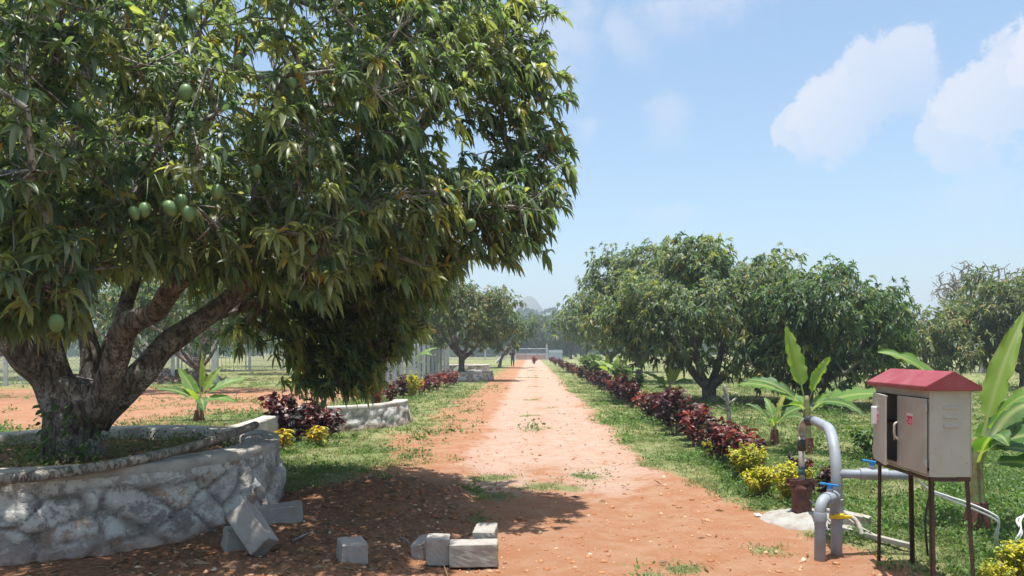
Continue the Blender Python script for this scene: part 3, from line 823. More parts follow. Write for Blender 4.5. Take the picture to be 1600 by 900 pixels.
    br = put('branches', np_mesh('branches', V, Fq, M['twig']), rt); br.location = -Vector(rt.location)
    # fruit
    mb = MB(); prof = []
    for i in range(11):
        a_ = math.pi*i/10; prof.append((.040*math.sin(a_)**.9*(1+.10*math.cos(a_))+.0004, .056*math.cos(a_)))
    mb.lathe((0, 0, 0), prof[::-1], 14); mb.tube([(0, 0, .05), (.005, 0, .12), (0, .005, .24)], .0028, 5)
    fm = mb.mesh('mango_fruit', M['mango'], smooth_=True)
    spots = [(210, 333, 4.9), (226, 328, 4.95), (266, 326, 4.9), (294, 334, 4.9), (283, 318, 5.0), (122, 172, 4.8), (126, 48, 5.1), (373, 96, 5.2), (457, 130, 5.3), (402, 268, 5.3),
             (465, 268, 5.4), (290, 145, 5.0), (88, 505, 4.5), (715, 290, 6.3), (735, 352, 6.3), (686, 112, 6.8), (792, 405, 7.2), (800, 398, 7.2), (782, 392, 7.3), (806, 390, 7.2), (796, 388, 7.1),
             (505, 632, 8.9), (460, 590, 9.1), (585, 575, 8.9), (540, 585, 8.9), (434, 445, 7.0), (440, 453, 7.0), (490, 390, 5.5), (340, 300, 5.1), (590, 130, 6.2), (300, 20, 5.0)]
    for i, (px, py, d) in enumerate(spots):
        o = put('mango_fruit', fm, rt); o.location = P(px, py, d)-Vector(rt.location)
        s = rng.uniform(.72, 1.05); o.scale = (s, s, s*rng.uniform(.95, 1.1)); o.rotation_euler = (rng.normal(0, .15), rng.normal(0, .15), rng.uniform(0, 6))
big_tree()

# ------------------------------------------------------------------ other trees
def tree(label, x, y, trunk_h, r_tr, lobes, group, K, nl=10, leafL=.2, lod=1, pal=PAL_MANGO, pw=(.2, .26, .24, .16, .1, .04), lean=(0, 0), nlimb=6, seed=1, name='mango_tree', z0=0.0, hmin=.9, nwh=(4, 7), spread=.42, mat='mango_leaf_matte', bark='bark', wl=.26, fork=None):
    rng = np.random.default_rng(seed)
    rt = thing(name, label, 'tree', (x, y, z0), group)
    top = Vector((x+lean[0], y+lean[1], z0+trunk_h))
    mb = MB(); sp = smoothline([(x, y, z0-.15), (x+lean[0]*.3, y+lean[1]*.3, z0+trunk_h*.5), top, top+Vector((lean[0]*.2, 0, trunk_h*.15))], 4)
    n = len(sp); mb.tube(sp, [r_tr*(1.35-.5*min(1, i/3)) for i in range(n-1)]+[r_tr*.5], 12, jit=.25, seed=seed)
    T = []
    R0 = np.array(lobes[0][1]); C0 = np.array(lobes[0][0]); nl_ = 15
    for q in range(nl_):
        d = rng.normal(0, 1, 3); d[2] = abs(d[2])*.8-.25; d[1] -= .3; d /= np.linalg.norm(d); rr_ = R0*rng.uniform(.24, .38)
        T += lobe_points(rng, np.array([x, y, z0])+C0+R0*d*.92, rr_, int(K*.05), inner=.2, hmin=z0+hmin)
    for (c, r, w) in lobes:
        w = w*.55 if w == 1 else w
        T += lobe_points(rng, (x+c[0], y+c[1], z0+c[2]), r, int(K*w), inner=.25, hmin=z0+hmin, lumps=.08)
    T = np.array(T); seeds = []
    cc = T.mean(0)
    for i in range(nlimb):
        a = 2*math.pi*i/nlimb+rng.uniform(-.4, .4); tgt = T[rng.integers(len(T))]*.0+cc+np.array([math.cos(a)*lobes[0][1][0]*.6, math.sin(a)*lobes[0][1][1]*.6, rng.uniform(-.3, .5)*lobes[0][1][2]])
        t0 = np.array(top)-np.array([0, 0, trunk_h*.25])
        mid = t0*.5+tgt*.5+np.array([0, 0, -.15*np.linalg.norm(tgt-t0)])
        s2 = smoothline([t0, mid, tgt], 5); m = len(s2)
        rs = [r_tr*.62*(1-.75*q/(m-1)) for q in range(m)]
        mb.tube(s2, rs, 9, jit=.25, seed=seed+i)
        seeds.append(([np.array(p) for p in s2[2:]], rs[2], rs[-1]))
    pos, par, rmax, ns, tip = grow(rng, seeds, T, .8, .1)
    V, Fq = branch_tubes(pos, par, ns, (.010 if lod < 2 else .018 if name != 'bare_tree' else .030), 5, .42, r_tr*.45)
    k0 = len(mb.f); mb.add(V.tolist(), Fq.tolist()); me = mb.mesh('trunk', M[bark], smooth_=True); me.materials.append(M['twig'])
    mi = np.zeros(len(me.polygons), np.int32); mi[k0:] = 1; me.polygons.foreach_set('material_index', mi)
    put('trunk', me, rt, world=True)
    W_ = []; A_ = []
    for p in T:
        for q in range(rng.integers(*nwh)):
            d = rng.normal(0, 1, 3); d /= np.linalg.norm(d); w = p+d*rng.uniform(.15, 1)*spread
            if w[2] < z0+hmin*.7: continue
            W_.append(w); A_.append(d+norm((w-cc)[None])[0]*.8+np.array([0, 0, .4]))
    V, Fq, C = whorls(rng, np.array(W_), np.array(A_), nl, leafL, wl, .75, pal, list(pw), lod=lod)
    o = put('crown', np_mesh('crown', V, Fq, M[mat], C), rt); o.location = -Vector(rt.location)
    return rt
GO = 'mango trees of the orchard'
PAL_OL = np.array([[.085, .12, .055], [.115, .155, .065], [.13, .16, .06], [.18, .20, .075], [.25, .24, .09], [.24, .15, .07]])
PAL_DK = np.array([[.052, .105, .05], [.070, .130, .055], [.095, .15, .06], [.10, .15, .055], [.15, .18, .06], [.22, .23, .07]])
# right-hand row
tree('wide mango tree with gnarled dark trunk standing beyond the bare stump, right of the track', 5.6, 24.2, .50, .25,
     [((.0, 0, 2.75), (3.1, 2.8, 1.95), 1), ((-.5, 0, 4.55), (1.15, 1.3, .6), .2), ((1.9, -.3, 3.6), (1.6, 1.5, 1.0), .25), ((-1.8, -.6, 2.2), (1.2, 1.2, 1.1), .2), ((3.0, 0, 2.3), (1.1, 1.3, 1.2), .18)], GO, 460, nl=10, seed=21, lod=1, hmin=.42)
tree('dark green mango tree behind the banana plant by the bend of grey pipe', 7.9, 22.0, .7, .2,
     [((.5, 0, 2.2), (2.2, 2.2, 1.75), 1), ((-.6, -.3, 1.7), (1.5, 1.5, 1.1), .3), ((1.9, .2, 1.9), (1.2, 1.3, 1.3), .25)], GO, 330, nl=10, seed=22, lod=1, hmin=.4, pal=PAL_DK, pw=(.2, .25, .25, .18, .09, .03))
tree('tall mango tree with two peaks, second in the row right of the track', 5.4, 38.5, 1.2, .22,
     [((0, 0, 4.0), (3.0, 3.0, 2.6), 1), ((.6, 0, 6.0), (1.7, 1.6, 1.0), .3), ((-.4, -.4, 5.4), (1.2, 1.2, 1.0), .16), ((-1.7, -.6, 3.2), (1.4, 1.4, 1.4), .22), ((2.3, -.5, 4.6), (1.7, 1.6, 1.4), .25)], GO, 330, nl=10, leafL=.23, seed=23, lod=1, hmin=.6, nwh=(4, 6), spread=.55)
tree('mango tree at the left end of the right hand row, nearest the far slatted fence', 6.0, 58.0, 1.3, .2,
     [((0, 0, 3.7), (3.8, 3.4, 2.5), 1), ((1.6, 0, 5.2), (2.0, 2, 1.5), .3)], GO, 240, nl=9, leafL=.32, seed=24, lod=2, hmin=1.2, spread=.7)
tree('mango tree behind the row on the right, seen between two crowns', 12.5, 42.0, 1.0, .2,
     [((0, 0, 2.9), (4.2, 3.4, 2.0), 1)], GO, 240, nl=9, leafL=.28, seed=25, lod=2, hmin=.9, spread=.6)
tree('low mango tree far right behind the metal box', 16.0, 31.0, .9, .18,
     [((0, 0, 1.7), (1.7, 1.6, 1.2), 1)], GO, 110, nl=9, leafL=.24, seed=27, lod=2, hmin=.6, pal=PAL_OL, spread=.5)
tree('spreading mango tree with dark forked trunk at the right edge behind the large banana plant', 20.9, 32.5, .9, .24,
     [((0.2, 0, 2.9), (3.6, 3.0, 2.1), 1), ((1.6, 0, 4.0), (2.2, 2, 1.3), .3), ((-2.4, -.4, 2.2), (1.5, 1.5, 1.2), .22)], GO, 330, nl=10, leafL=.23, seed=28, lod=1, hmin=1.0, pal=PAL_OL, spread=.5)
tree('bare grey twiggy tree rising behind the mango tree at the right edge', 33.0, 56.0, 2.2, .28,
     [((0, 0, 5.6), (3.3, 2.5, 2.6), 1)], 'trees beyond the orchard', 520, nl=3, leafL=.13, seed=29, lod=2, hmin=1.8, pal=np.array([[.20, .18, .14], [.16, .15, .12]]), pw=(.5, .5), nwh=(1, 3), name='bare_tree', mat='far_leaf', bark='grey_wood')
# left-hand row
tree('yellow green tree growing in the dark stone planter left of the track', -3.75, 41.0, 1.15, .19,
     [((.1, 0, 3.1), (2.7, 2.5, 1.9), 1), ((-.6, 0, 4.4), (1.5, 1.4, .7), .2), ((1.5, -.4, 3.1), (1.5, 1.3, 1.3), .2)], GO, 280, nl=10, leafL=.20, seed=31, lod=1, z0=.3, hmin=1.2, pal=PAL_OL, pw=(.15, .22, .25, .2, .12, .06), spread=.45, lean=(.1, 0))
tree('dark green mango tree with two slanting trunks by the walking person', -3.0, 72.0, 1.7, .16,
     [((.2, 0, 3.7), (2.7, 2.6, 1.9), 1)], GO, 200, nl=9, leafL=.30, seed=32, lod=2, hmin=1.6, pal=PAL_DK, spread=.55, lean=(.7, 0), nlimb=4)
tree('mango tree behind the fence, between the hanging dark branch and the yellow green tree', -8.6, 50.0, 1.2, .2,
     [((0, 0, 3.3), (3.7, 3.2, 2.2), 1)], GO, 230, nl=9, leafL=.28, seed=33, lod=2, hmin=1.0, pal=PAL_OL, spread=.6)
tree('mango tree with twin stems seen under the hanging dark branch', -15.8, 53.0, 1.3, .22,
     [((0, 0, 3.8), (4.8, 3.6, 2.4), 1)], GO, 270, nl=9, leafL=.28, seed=34, lod=2, hmin=1.5, pal=PAL_OL, spread=.6, nlimb=5)
tree('mango tree over the brown leaf heap behind the big planter', -20.0, 40.0, 1.3, .2,
     [((0, 0, 3.8), (5.0, 3.6, 2.6), 1)], GO, 330, nl=9, leafL=.26, seed=35, lod=2, hmin=1.35, pal=PAL_OL, spread=.6)
tree('mango tree behind the first limb at the left edge', -31.0, 44.0, 1.3, .22,
     [((0, 0, 4.2), (5.0, 3.8, 2.8), 1)], GO, 230, nl=9, leafL=.28, seed=36, lod=2, hmin=1.6, pal=PAL_OL, spread=.6)
tree('young mango tree shading the ground left of the banana plant, beyond the trunk', -13.2, 30.5, 1.1, .15,
     [((0, 0, 3.2), (2.8, 2.6, 1.7), 1)], GO, 200, nl=9, leafL=.24, seed=37, lod=2, hmin=1.7, pal=PAL_DK, spread=.5)
tree('mango tree far behind the pale gate', -24.0, 78.0, 1.5, .2,
     [((0, 0, 4.6), (6.5, 4, 3.1), 1)], GO, 200, nl=9, leafL=.40, seed=38, lod=2, hmin=1.8, pal=PAL_OL, spread=.9)
tree('mango tree standing far back between the trunk and first right limb', -27.0, 62.0, 1.4, .2,
     [((0, 0, 4.6), (6.0, 4, 3.1), 1)], GO, 220, nl=9, leafL=.36, seed=39, lod=2, hmin=1.7, pal=PAL_DK, spread=.8)
tree('mango tree far back above the twin stemmed one', -13.0, 68.0, 1.4, .2,
     [((0, 0, 4.4), (5.5, 4, 3.0), 1)], GO, 200, nl=9, leafL=.36, seed=40, lod=2, hmin=1.7, pal=PAL_OL, spread=.8)
tree('mango tree far back beyond the left edge', -43.0, 60.0, 1.4, .2,
     [((0, 0, 4.6), (6.5, 4, 3.2), 1)], GO, 220, nl=9, leafL=.36, seed=41, lod=2, hmin=1.7, pal=PAL_DK, spread=.8)
# mid and far background crowns beyond the end fence
for i, (px, d, w, h) in enumerate([(845, 165, 10, 9.2), (868, 180, 9, 9.4), (815, 175, 9, 9.4), (892, 150, 9, 8)]):
    lab = ['round pale green tree beyond the gate at the end of the track', 'tallest pale tree beyond the far slatted fence', 'pale tree beyond the track end, left of the gate', 'pale tree just right of the far slatted fence'][i]
    tree(lab, (px-CX)*d/F, d, 2.0, .3, [((0, 0, h*.55), (w*.5, w*.5, h*.46), 1)], 'trees beyond the orchard', 200, nl=7, leafL=.7, seed=50+i, lod=2, hmin=.9, pal=np.array([[.07, .11, .035], [.09, .13, .045], [.11, .14, .05]]), pw=(.4, .35, .25), spread=1.0, mat='far_leaf', name='broadleaf_tree')

# far woodland as one mass, both sides
def woodland():
    rng = np.random.default_rng(77); parts = []
    for i in range(260):
        a = rng.uniform(-1.0, 1.0); d = rng.uniform(190, 330); x = math.tan(a*.78)*d; h = rng.uniform(6, 10)+(d-190)*.02
        if abs(x) < 1: x += 1
        k = 150; o = rng.normal(0, 1, (k, 3)); o /= np.linalg.norm(o, axis=1)[:, None]; r = rng.uniform(5, 8)
        pos = np.array([x, d, h*.55])+o*np.array([r, r*.7, h*.47])*rng.uniform(.75, 1, (k, 1))
        col = np.array([.05, .085, .03])*rng.uniform(.8, 1.5)
        parts.append(leaves(rng, pos, o+rng.normal(0, .5, (k, 3)), rng.uniform(1, 2, k), rng.uniform(.8, 1.4, k), .4, np.tile(col, (k, 1))*rng.normal(1, .15, (k, 1)), stations=(0, .5, 1), prof=(.4, 1, .2), across=2, roll=1.5))
    V, Fq, C = merge(parts)
    tagset(put('distant_woodland', np_mesh('distant_woodland', V, Fq, M['far_leaf'], C)), 'distant band of trees along the horizon', 'woodland', kind='stuff')
    # feathery palm line beyond
    parts = []; mb = MB()
    for i in range(230):
        x = rng.uniform(-70, 330) if i > 120 else rng.uniform(-30, 45); d = rng.uniform(420, 470); h = rng.uniform(21, 29)
        if x > 60: h *= .9
        k = 26; a = rng.uniform(0, 6.28, k); e = rng.uniform(-.2, 1.1, k)
        dirs = np.column_stack([np.cos(a)*np.cos(e), np.sin(a)*np.cos(e), np.sin(e)])
        parts.append(leaves(rng, np.tile([x, d, h-2.5], (k, 1)), dirs, rng.uniform(3, 4.4, k), 1.0, .8, np.tile([.03, .06, .03], (k, 1)), stations=(0, .5, 1), prof=(.4, 1, .2), across=2))
        k = 26; o = rng.normal(0, 1, (k, 3)); o[:, 2] = rng.uniform(-1, 1, k)
        parts.append(leaves(rng, np.array([x, d+6, 8])+o*np.array([3.5, 2, 7]), o, 4.5, 4.0, .3, np.tile([.03, .055, .025], (k, 1)), stations=(0, .5, 1), prof=(.5, 1, .3), across=2, roll=1.5))
    V, Fq, C = merge(parts)
    tagset(put('distant_palm_grove', np_mesh('distant_palm_grove', V, Fq, M['far_leaf'], C)), 'far bluish line of palm tops under the hill', 'palm grove', kind='stuff')
woodland()
def hills():
    V = []; nx_, ny_ = 160, 20
    for j in range(ny_+1):
        for i in range(nx_+1):
            x = -320+900*i/nx_; v = j/ny_; y = 800+220*v
            pk = 50*math.exp(-((x+6)/26)**2)+30*math.exp(-((x-22)/50)**2)+27*math.exp(-((x-440)/80)**2)+12*math.exp(-((x+150)/90)**2)
            z = (pk+4*fbm(x, y, .022, 4, 3))*math.sin(math.pi*min(1, v*.5+.0)) if v > 0 else -3
            V.append((x, y, z))
    W = nx_+1; Fq = [(j*W+i, j*W+i+1, (j+1)*W+i+1, (j+1)*W+i) for j in range(ny_) for i in range(nx_)]
    tagset(put('hills', np_mesh('hills', V, np.array(Fq), M['hill'])), kind='structure')
hills()

# ------------------------------------------------------------------ shrubs
def shrub_mesh(rng, R, H, n, L, W, pal, stem_n=7, mat='croton_leaf', gap=.25, lumps=True):
    """returns leaf mesh and stem mesh, local coordinates"""
    tops = []
    mb = MB()
    for i in range(stem_n):
        a = rng.uniform(0, 6.28); r = math.sqrt(rng.random())*R*.85; h = H*rng.uniform(.7, 1.0)*(1-.25*(r/R)**2)
        p = (r*math.cos(a), r*math.sin(a), h); tops.append(p)
        mb.tube([(p[0]*.15, p[1]*.15, -.03), (p[0]*.6, p[1]*.6, h*.5), p], [.011, .008, .005], 5)
    per = n//stem_n; base = []; dirs = []; cols = []
    for p in tops:
        tone = pal[rng.integers(len(pal))]
        for q in range(per):
            t = gap+(1-gap)*rng.random()**.7; s = .6*t if t < .5 else .3+(t-.5)*1.4
            c = np.array([p[0]*(.15+.85*t), p[1]*(.15+.85*t), p[2]*t])
            a = q*2.4+rng.uniform(0, .6); e = rng.uniform(-.1, .9)*(.4+.6*t)
            base.append(c+rng.normal(0, R*.07, 3)); dirs.append((math.cos(a)*math.cos(e), math.sin(a)*math.cos(e), math.sin(e)))
            mixn = pal[rng.integers(len(pal))]
            cols.append((np.array(tone)*.7+np.array(mixn)*.3)*rng.normal(1, .2).clip(.5, 1.5) if hasattr(rng.normal(1, .2), 'clip') else (np.array(tone)*.7+np.array(mixn)*.3)*rng.normal(1, .2))
    base = np.array(base); dirs = np.array(dirs); cols = np.array(cols).clip(.005, 1)
    LL = L*rng.uniform(.6, 1.2, len(base))
    V, Fq, C = leaves(rng, base, dirs, LL, LL*W, .55, cols, stations=(0, .3, .6, .85, 1), prof=(.25, .9, 1, .6, .05), across=3, fold=.25, roll=.5)
    return np_mesh('foliage', V, Fq, M[mat], C), mb.mesh('stems', M['twig'], smooth_=True)
rs = np.random.default_rng(3)
MAROON = np.array([[.060, .014, .020], [.085, .020, .026], [.045, .014, .020], [.13, .022, .022], [.035, .020, .018]])
REDC = np.array([[.26, .035, .022], [.18, .025, .022], [.34, .07, .03], [.11, .02, .022], [.10, .04, .02]])
MIXC = np.array([[.10, .02, .024], [.20, .03, .024], [.07, .018, .022], [.05, .05, .02]])
YEL = np.array([[.56, .50, .03], [.62, .54, .04], [.50, .46, .03], [.26, .32, .04]])
PROT = {
    'maroon': [shrub_mesh(rs, .30, .62, 330, .12, .52, MAROON) for _ in range(3)],
    'red': [shrub_mesh(rs, .30, .58, 280, .12, .40, REDC) for _ in range(3)],
    'mixed': [shrub_mesh(rs, .30, .60, 260, .125, .48, MIXC) for _ in range(2)],
    'yellow': [shrub_mesh(rs, .27, .46, 3400, .042, .55, YEL, stem_n=22, mat='shrub_leaf', gap=.05) for _ in range(3)],
    'bigmaroon': [shrub_mesh(rs, .48, .88, 620, .135, .50, MAROON, stem_n=12)],
    'bigred': [shrub_mesh(rs, .42, .60, 480, .13, .45, MIXC*1.3, stem_n=11)],
    'yleaf': [shrub_mesh(rs, .20, .34, 90, .17, .22, YEL, stem_n=5)],
}
NM = {'maroon': 'croton_shrub', 'red': 'croton_shrub', 'mixed': 'croton_shrub', 'yellow': 'duranta_shrub', 'bigmaroon': 'croton_shrub', 'bigred': 'croton_shrub', 'yleaf': 'croton_shrub'}
def shrub(kind, x, y, s, label, group, v=0):
    fm, sm = PROT[kind][v % len(PROT[kind])]
    t = thing(NM[kind], label, 'shrub', (x, y, gh(x, y)), group, rz=rnd.uniform(0, 6.28)); t.scale = (s, s, s*rnd.uniform(.92, 1.08))
    put('foliage', fm, t); put('stems', sm, t)
    return t
ORD = ['first', 'second', 'third', 'fourth', 'fifth', 'sixth', 'seventh', 'eighth', 'ninth', 'tenth', 'eleventh', 'twelfth', 'thirteenth', 'fourteenth', 'fifteenth', 'sixteenth', 'seventeenth', 'eighteenth', 'nineteenth', 'twentieth',
       'twenty first', 'twenty second', 'twenty third', 'twenty fourth', 'twenty fifth', 'twenty sixth', 'twenty seventh', 'twenty eighth', 'twenty ninth', 'thirtieth', 'thirty first', 'thirty second', 'thirty third', 'thirty fourth', 'thirty fifth']
GH = 'shrubs in the row right of the track'
shrub('yellow', 2.72, 8.05, 1.0, 'bright yellow duranta bush touching the borewell casing', GH, 0)
shrub('yellow', 2.50, 8.45, .85, 'low yellow duranta bush just left of the one by the casing', GH, 1)
shrub('yellow', 2.62, 9.25, 1.12, 'upright yellow green duranta bush in front of the first red shrubs', GH, 2)
shrub('maroon', 3.02, 8.75, .72, 'small maroon shrub behind the yellow bush and the casing', GH, 1)
shrub('maroon', 3.12, 8.15, .62, 'lowest maroon shrub directly behind the rusty casing', GH, 2)
seq = [('mixed', 9.7, 1.12), ('red', 10.2, 1.15), ('mixed', 10.9, 1.15), ('yellow', 11.3, .62), ('red', 11.5, 1.1), ('maroon', 12.3, 1.1), ('red', 12.9, 1.3), ('maroon', 13.7, 1.3), ('maroon', 14.5, 1.35), ('maroon', 15.4, 1.4), ('maroon', 16.4, 1.35),
       ('mixed', 17.5, 1.2), ('red', 18.8, 1.2), ('maroon', 21.5, 1.35), ('maroon', 22.8, 1.4), ('red', 24.6, 1.35), ('red', 26.4, 1.35), ('maroon', 29.0, 1.3), ('maroon', 31.5, 1.3), ('mixed', 34.0, 1.3),
       ('red', 37.5, 1.3), ('mixed', 41.5, 1.3), ('red', 45.5, 1.3), ('mixed', 50, 1.35), ('red', 55, 1.3), ('maroon', 60, 1.35), ('red', 65, 1.3), ('mixed', 71, 1.4), ('maroon', 77, 1.4), ('red', 84, 1.4), ('mixed', 91, 1.4), ('maroon', 98, 1.4), ('mixed', 106, 1.5)]
CD = {'mixed': 'brownish red', 'red': 'bright red', 'maroon': 'dark maroon', 'yellow': 'small yellow'}
for i, (k, y, s) in enumerate(seq):
    x = 2.78+.05*math.sin(i*2.1)-(.12 if k == 'yellow' else 0)-(.06 if y < 11 else 0)
    shrub(k, x, y, s, '%s shrub, %s in the right hand row counting away from the yellow bushes' % (CD[k], ORD[i]), GH, i)
GL = 'shrubs in the row left of the track'
shrub('bigmaroon', -4.08, 13.1, 1.15, 'tallest dark maroon shrub beside the low wall left of the track', GL)
shrub('bigred', -3.75, 14.0, 1.0, 'dull red shrub between the tallest maroon shrub and the whitewashed planter', GL)
shrub('yleaf', -4.0, 12.3, 1.15, 'yellow long leaved shrub at the left foot of the tallest maroon shrub', GL)
shrub('yleaf', -3.55, 12.9, 1.0, 'yellow green long leaved shrub at the right foot of the tallest maroon shrub', GL)
shrub('maroon', -3.62, 10.05, .52, 'small maroon shrub peeping over the back rim of the big planter', GL)
for i, (k, y, s, lab) in enumerate([('red', 21.5, 1.2, 'red shrub nearest behind the whitewashed planter corner'), ('mixed', 23.2, 1.2, 'brownish red shrub behind the whitewashed planter, second from it'), ('maroon', 25.0, 1.2, 'maroon shrub just before the yellow one along the left fence'),
                                    ('yellow', 26.6, 1.6, 'yellow green shrub between red ones along the left fence'), ('red', 27.6, 1.25, 'red shrub just past the yellow one along the left fence'), ('mixed', 29.5, 1.2, 'dark red shrub at the near end of the gap along the left fence'),
                                    ('red', 31.0, 1.4, 'red shrub in the far clump along the left fence, nearest'), ('red', 33.0, 1.4, 'red shrub in the middle of the far clump along the left fence'), ('red', 35.0, 1.4, 'last red shrub of the far clump, next to the dark stone planter')]):
    shrub(k, -4.35+.06*(y-21.5)-.1*(k == 'yellow'), y, s, lab, GL, i)
shrub('red', .35, 92, 1.9, 'round red shrub standing alone on the track near its far end', 'shrubs at the track end')
shrub('yellow', 3.30, 5.10, .80, 'bright yellow bush cut by the bottom right corner below the metal box', 'yellow bushes by the metal box', 1)
shrub('yellow', 3.02, 5.0, .50, 'small yellow bush left of the one in the bottom right corner', 'yellow bushes by the metal box', 2)
# green seedlings / leafy plants
GREEN = np.array([[.10, .19, .04], [.14, .24, .05], [.08, .15, .035]])
PROT['green'] = [shrub_mesh(rs, .45, .8, 300, .20, .35, GREEN, stem_n=12, mat='shrub_leaf') for _ in range(2)]
NM['green'] = 'leafy_shrub'
for i, (x, y, s, lab) in enumerate([(3.6, 27, 1.1, 'green leafy shrub behind the red row at the foot of the wide mango tree'), (3.9, 33, 1.4, 'green leafy shrub behind the row between the bananas'), (3.8, 45, 2.0, 'large bright green shrub behind the far end of the red row'), (3.9, 52, 1.9, 'pale green shrub at the far end of the row, beside the slatted fence'),
                                    (4.9, 11.0, .75, 'narrow green sapling behind the metal box and the blue valve'), (-6.3, 33, 1.9, 'yellow green bush behind the left fence posts'), (-6.9, 29, 1.8, 'pale green bush inside the left fence, near its first post'), (-6.1, 45, 2.2, 'bright green bush behind the planter with the yellow green tree'), (-30.5, 36.0, 1.4, 'small green bush by the fence at the left edge')]):
    shrub('green', x, y, s, lab, 'leafy green shrubs', i)

# ------------------------------------------------------------------ banana plants
def banana_leaf(az, el, L, W, bend, col, fold=.3, ruff=.06, tip=None, seed=0, pet=.24, base=(0, 0, 0), twist=0.0):
    S = 26; A = 9; rg = random.Random(seed); V = []; C = []; U = []
    p = Vector(base); e = max(el, 68*math.pi/180) if el < 1.4 else el; ds = L/(S-1); tears = [rg.random() < .28 for _ in range(S)]
    hd = Vector((math.cos(az), math.sin(az), 0)); sd = Vector((-math.sin(az), math.cos(az), 0))
    for i in range(S):
        t = i/(S-1)
        d = hd*math.cos(e)+Vector((0, 0, 1))*math.sin(e); up = -hd*math.sin(e)+Vector((0, 0, 1))*math.cos(e)
        tw = twist*(.8+.45*t); s1 = sd*math.cos(tw)+up*math.sin(tw); u1 = -sd*math.sin(tw)+up*math.cos(tw)
        tt = max(0, (t-pet)/(1-pet))
        w = W*.5*(math.sin(math.pi*min(1, tt**.62*.93+.05)))**.75 if tt > 0 else .020-.030*t
        w = max(w, .010)
        if i == S-1: w = .01
        for k in range(A):
            a = (k-(A-1)/2)/((A-1)/2); fo = fold*(1-.3*t)
            jag = 1-(.40*rg.random() if abs(a) == 1 and tears[i] else 0)
            rz = (ruff*.5*W*math.sin(i*1.3+seed)*abs(a)**2+ruff*.6*W*rg.uniform(-1, 1)*abs(a)**2) if tt > 0 else 0
            V.append(p+s1*(a*w*jag*math.cos(fo))+u1*(abs(a)*w*math.sin(fo)+rz)); U.append((t*4, a*.5+.5))
            mid = k == A//2
            C.append((.34, .38, .13) if mid or tt <= 0 else ((.26, .19, .08) if abs(a) == 1 and rg.random() < .22 else col))
        p = p+d*ds
        if t < pet*1.1: e += (el-e)*.30
        else: e -= bend*ds/L*(.35+1.3*t)
    Fq = [(i*A+k, i*A+k+1, (i+1)*A+k+1, (i+1)*A+k) for i in range(S-1) for k in range(A-1)]
    return np_mesh('leaf', V, np.array(Fq), M['banana_leaf'], np.array(C), uv=U)
def banana(label, x, y, stem_h, stem_r, leafspec, lean=(0, 0), group='young banana plants', cup=.62):
    t = thing('banana_plant', label, 'banana plant', (x, y, gh(x, y)), group)
    mb = MB(); pts = smoothline([(0, 0, -.04), (lean[0]*.4, lean[1]*.4, stem_h*.5), (lean[0], lean[1], stem_h)], 4)
    mb.tube(pts, [stem_r*(1.25-.85*(i/(len(pts)-1))**1.5) for i in range(len(pts))], 12, jit=.15, seed=x)
    mb.build('pseudostem', M['stem'], t, smooth_=True)
    mb = MB(); mb.tube([(0, 0, -.05), (0, 0, .08), (lean[0]*.15, lean[1]*.15, .25)], [stem_r*1.9, stem_r*1.65, stem_r*1.28], 11, jit=.5, seed=x+3)
    mb.build('dry_sheath', M['stem_base'], t, smooth_=False)
    for i, (az, el, L, W, bend, col, fold, tw) in enumerate(leafspec):
        b = (lean[0]+.3*stem_r*math.cos(math.radians(az)), lean[1]+.3*stem_r*math.sin(math.radians(az)), stem_h*(.62+.05*(i % 4) if el < 60 else .85))
        put('leaf', banana_leaf(math.radians(az), math.radians(el), L, W, bend, col, fold, seed=i*7+int(x*10), base=b, twist=tw), t)
    return t
YG = (.24, .34, .055); MG = (.13, .25, .045); DG = (.07, .155, .035)
# right: behind the pipe (base at 1260,710)
banana('banana plant with two tall yellow green leaves behind the bend of grey pipe', 4.27, 11.9, .90, .066, [
    (168, 78, 1.25, .30, .10, YG, .45, 1.2), (20, 62, .85, .34, .25, YG, .35, -1.1), (175, 38, 1.05, .33, 1.0, DG, .25, -.5), (150, 22, 1.15, .32, .8, MG, .2, -.4), (5, 40, .85, .30, 1.3, MG, .2, .4),
    (-12, 14, 1.35, .34, .7, MG, .15, .5), (-150, 5, .8, .28, 1.3, DG, .1, .3), (-40, 2, .9, .28, 1.2, DG, .1, .3), (100, 30, .9, .3, 1.2, MG, .2, 0)])
banana('big banana plant with one tall upright leaf behind the metal box', 3.97, 6.85, .82, .066, [
    (-8, 76, 1.30, .225, .22, YG, .35, .9), (178, 64, 1.30, .30, 1.35, MG, .25, -.5), (10, 36, 1.0, .30, .9, DG, .2, .4), (-20, 22, .85, .27, 1.3, DG, .2, .5), (-35, 5, .75, .26, 1.5, DG, .1, .4), (25, 50, .75, .28, .8, MG, .3, .7), (95, 35, .9, .28, 1.2, MG, .2, .0), (-60, 60, 1.0, .30, 1.9, MG, .2, .5), (15, 58, 1.15, .30, 2.0, DG, .2, .6), (-100, 45, .8, .26, 1.9, DG, .2, .3), (150, 15, .55, .2, 1.5, DG, .1, 0), (-5, -2, .8, .26, 1.5, DG, .15, .3)])
banana('small banana plant with yellowing leaf between the duranta bushes and the grey pipe', 4.15, 13.1, .42, .045, [
    (170, 55, .65, .20, 1.1, DG, .2, -.4), (20, 72, .6, .13, .4, (.40, .36, .05), .4, .5), (-10, 40, .75, .24, 1.3, DG, .2, .4), (-50, 20, .7, .24, 1.5, DG, .1, .2), (100, 60, .55, .18, .8, MG, .2, 0), (-120, 30, .5, .2, 1.3, DG, .1, .2)])
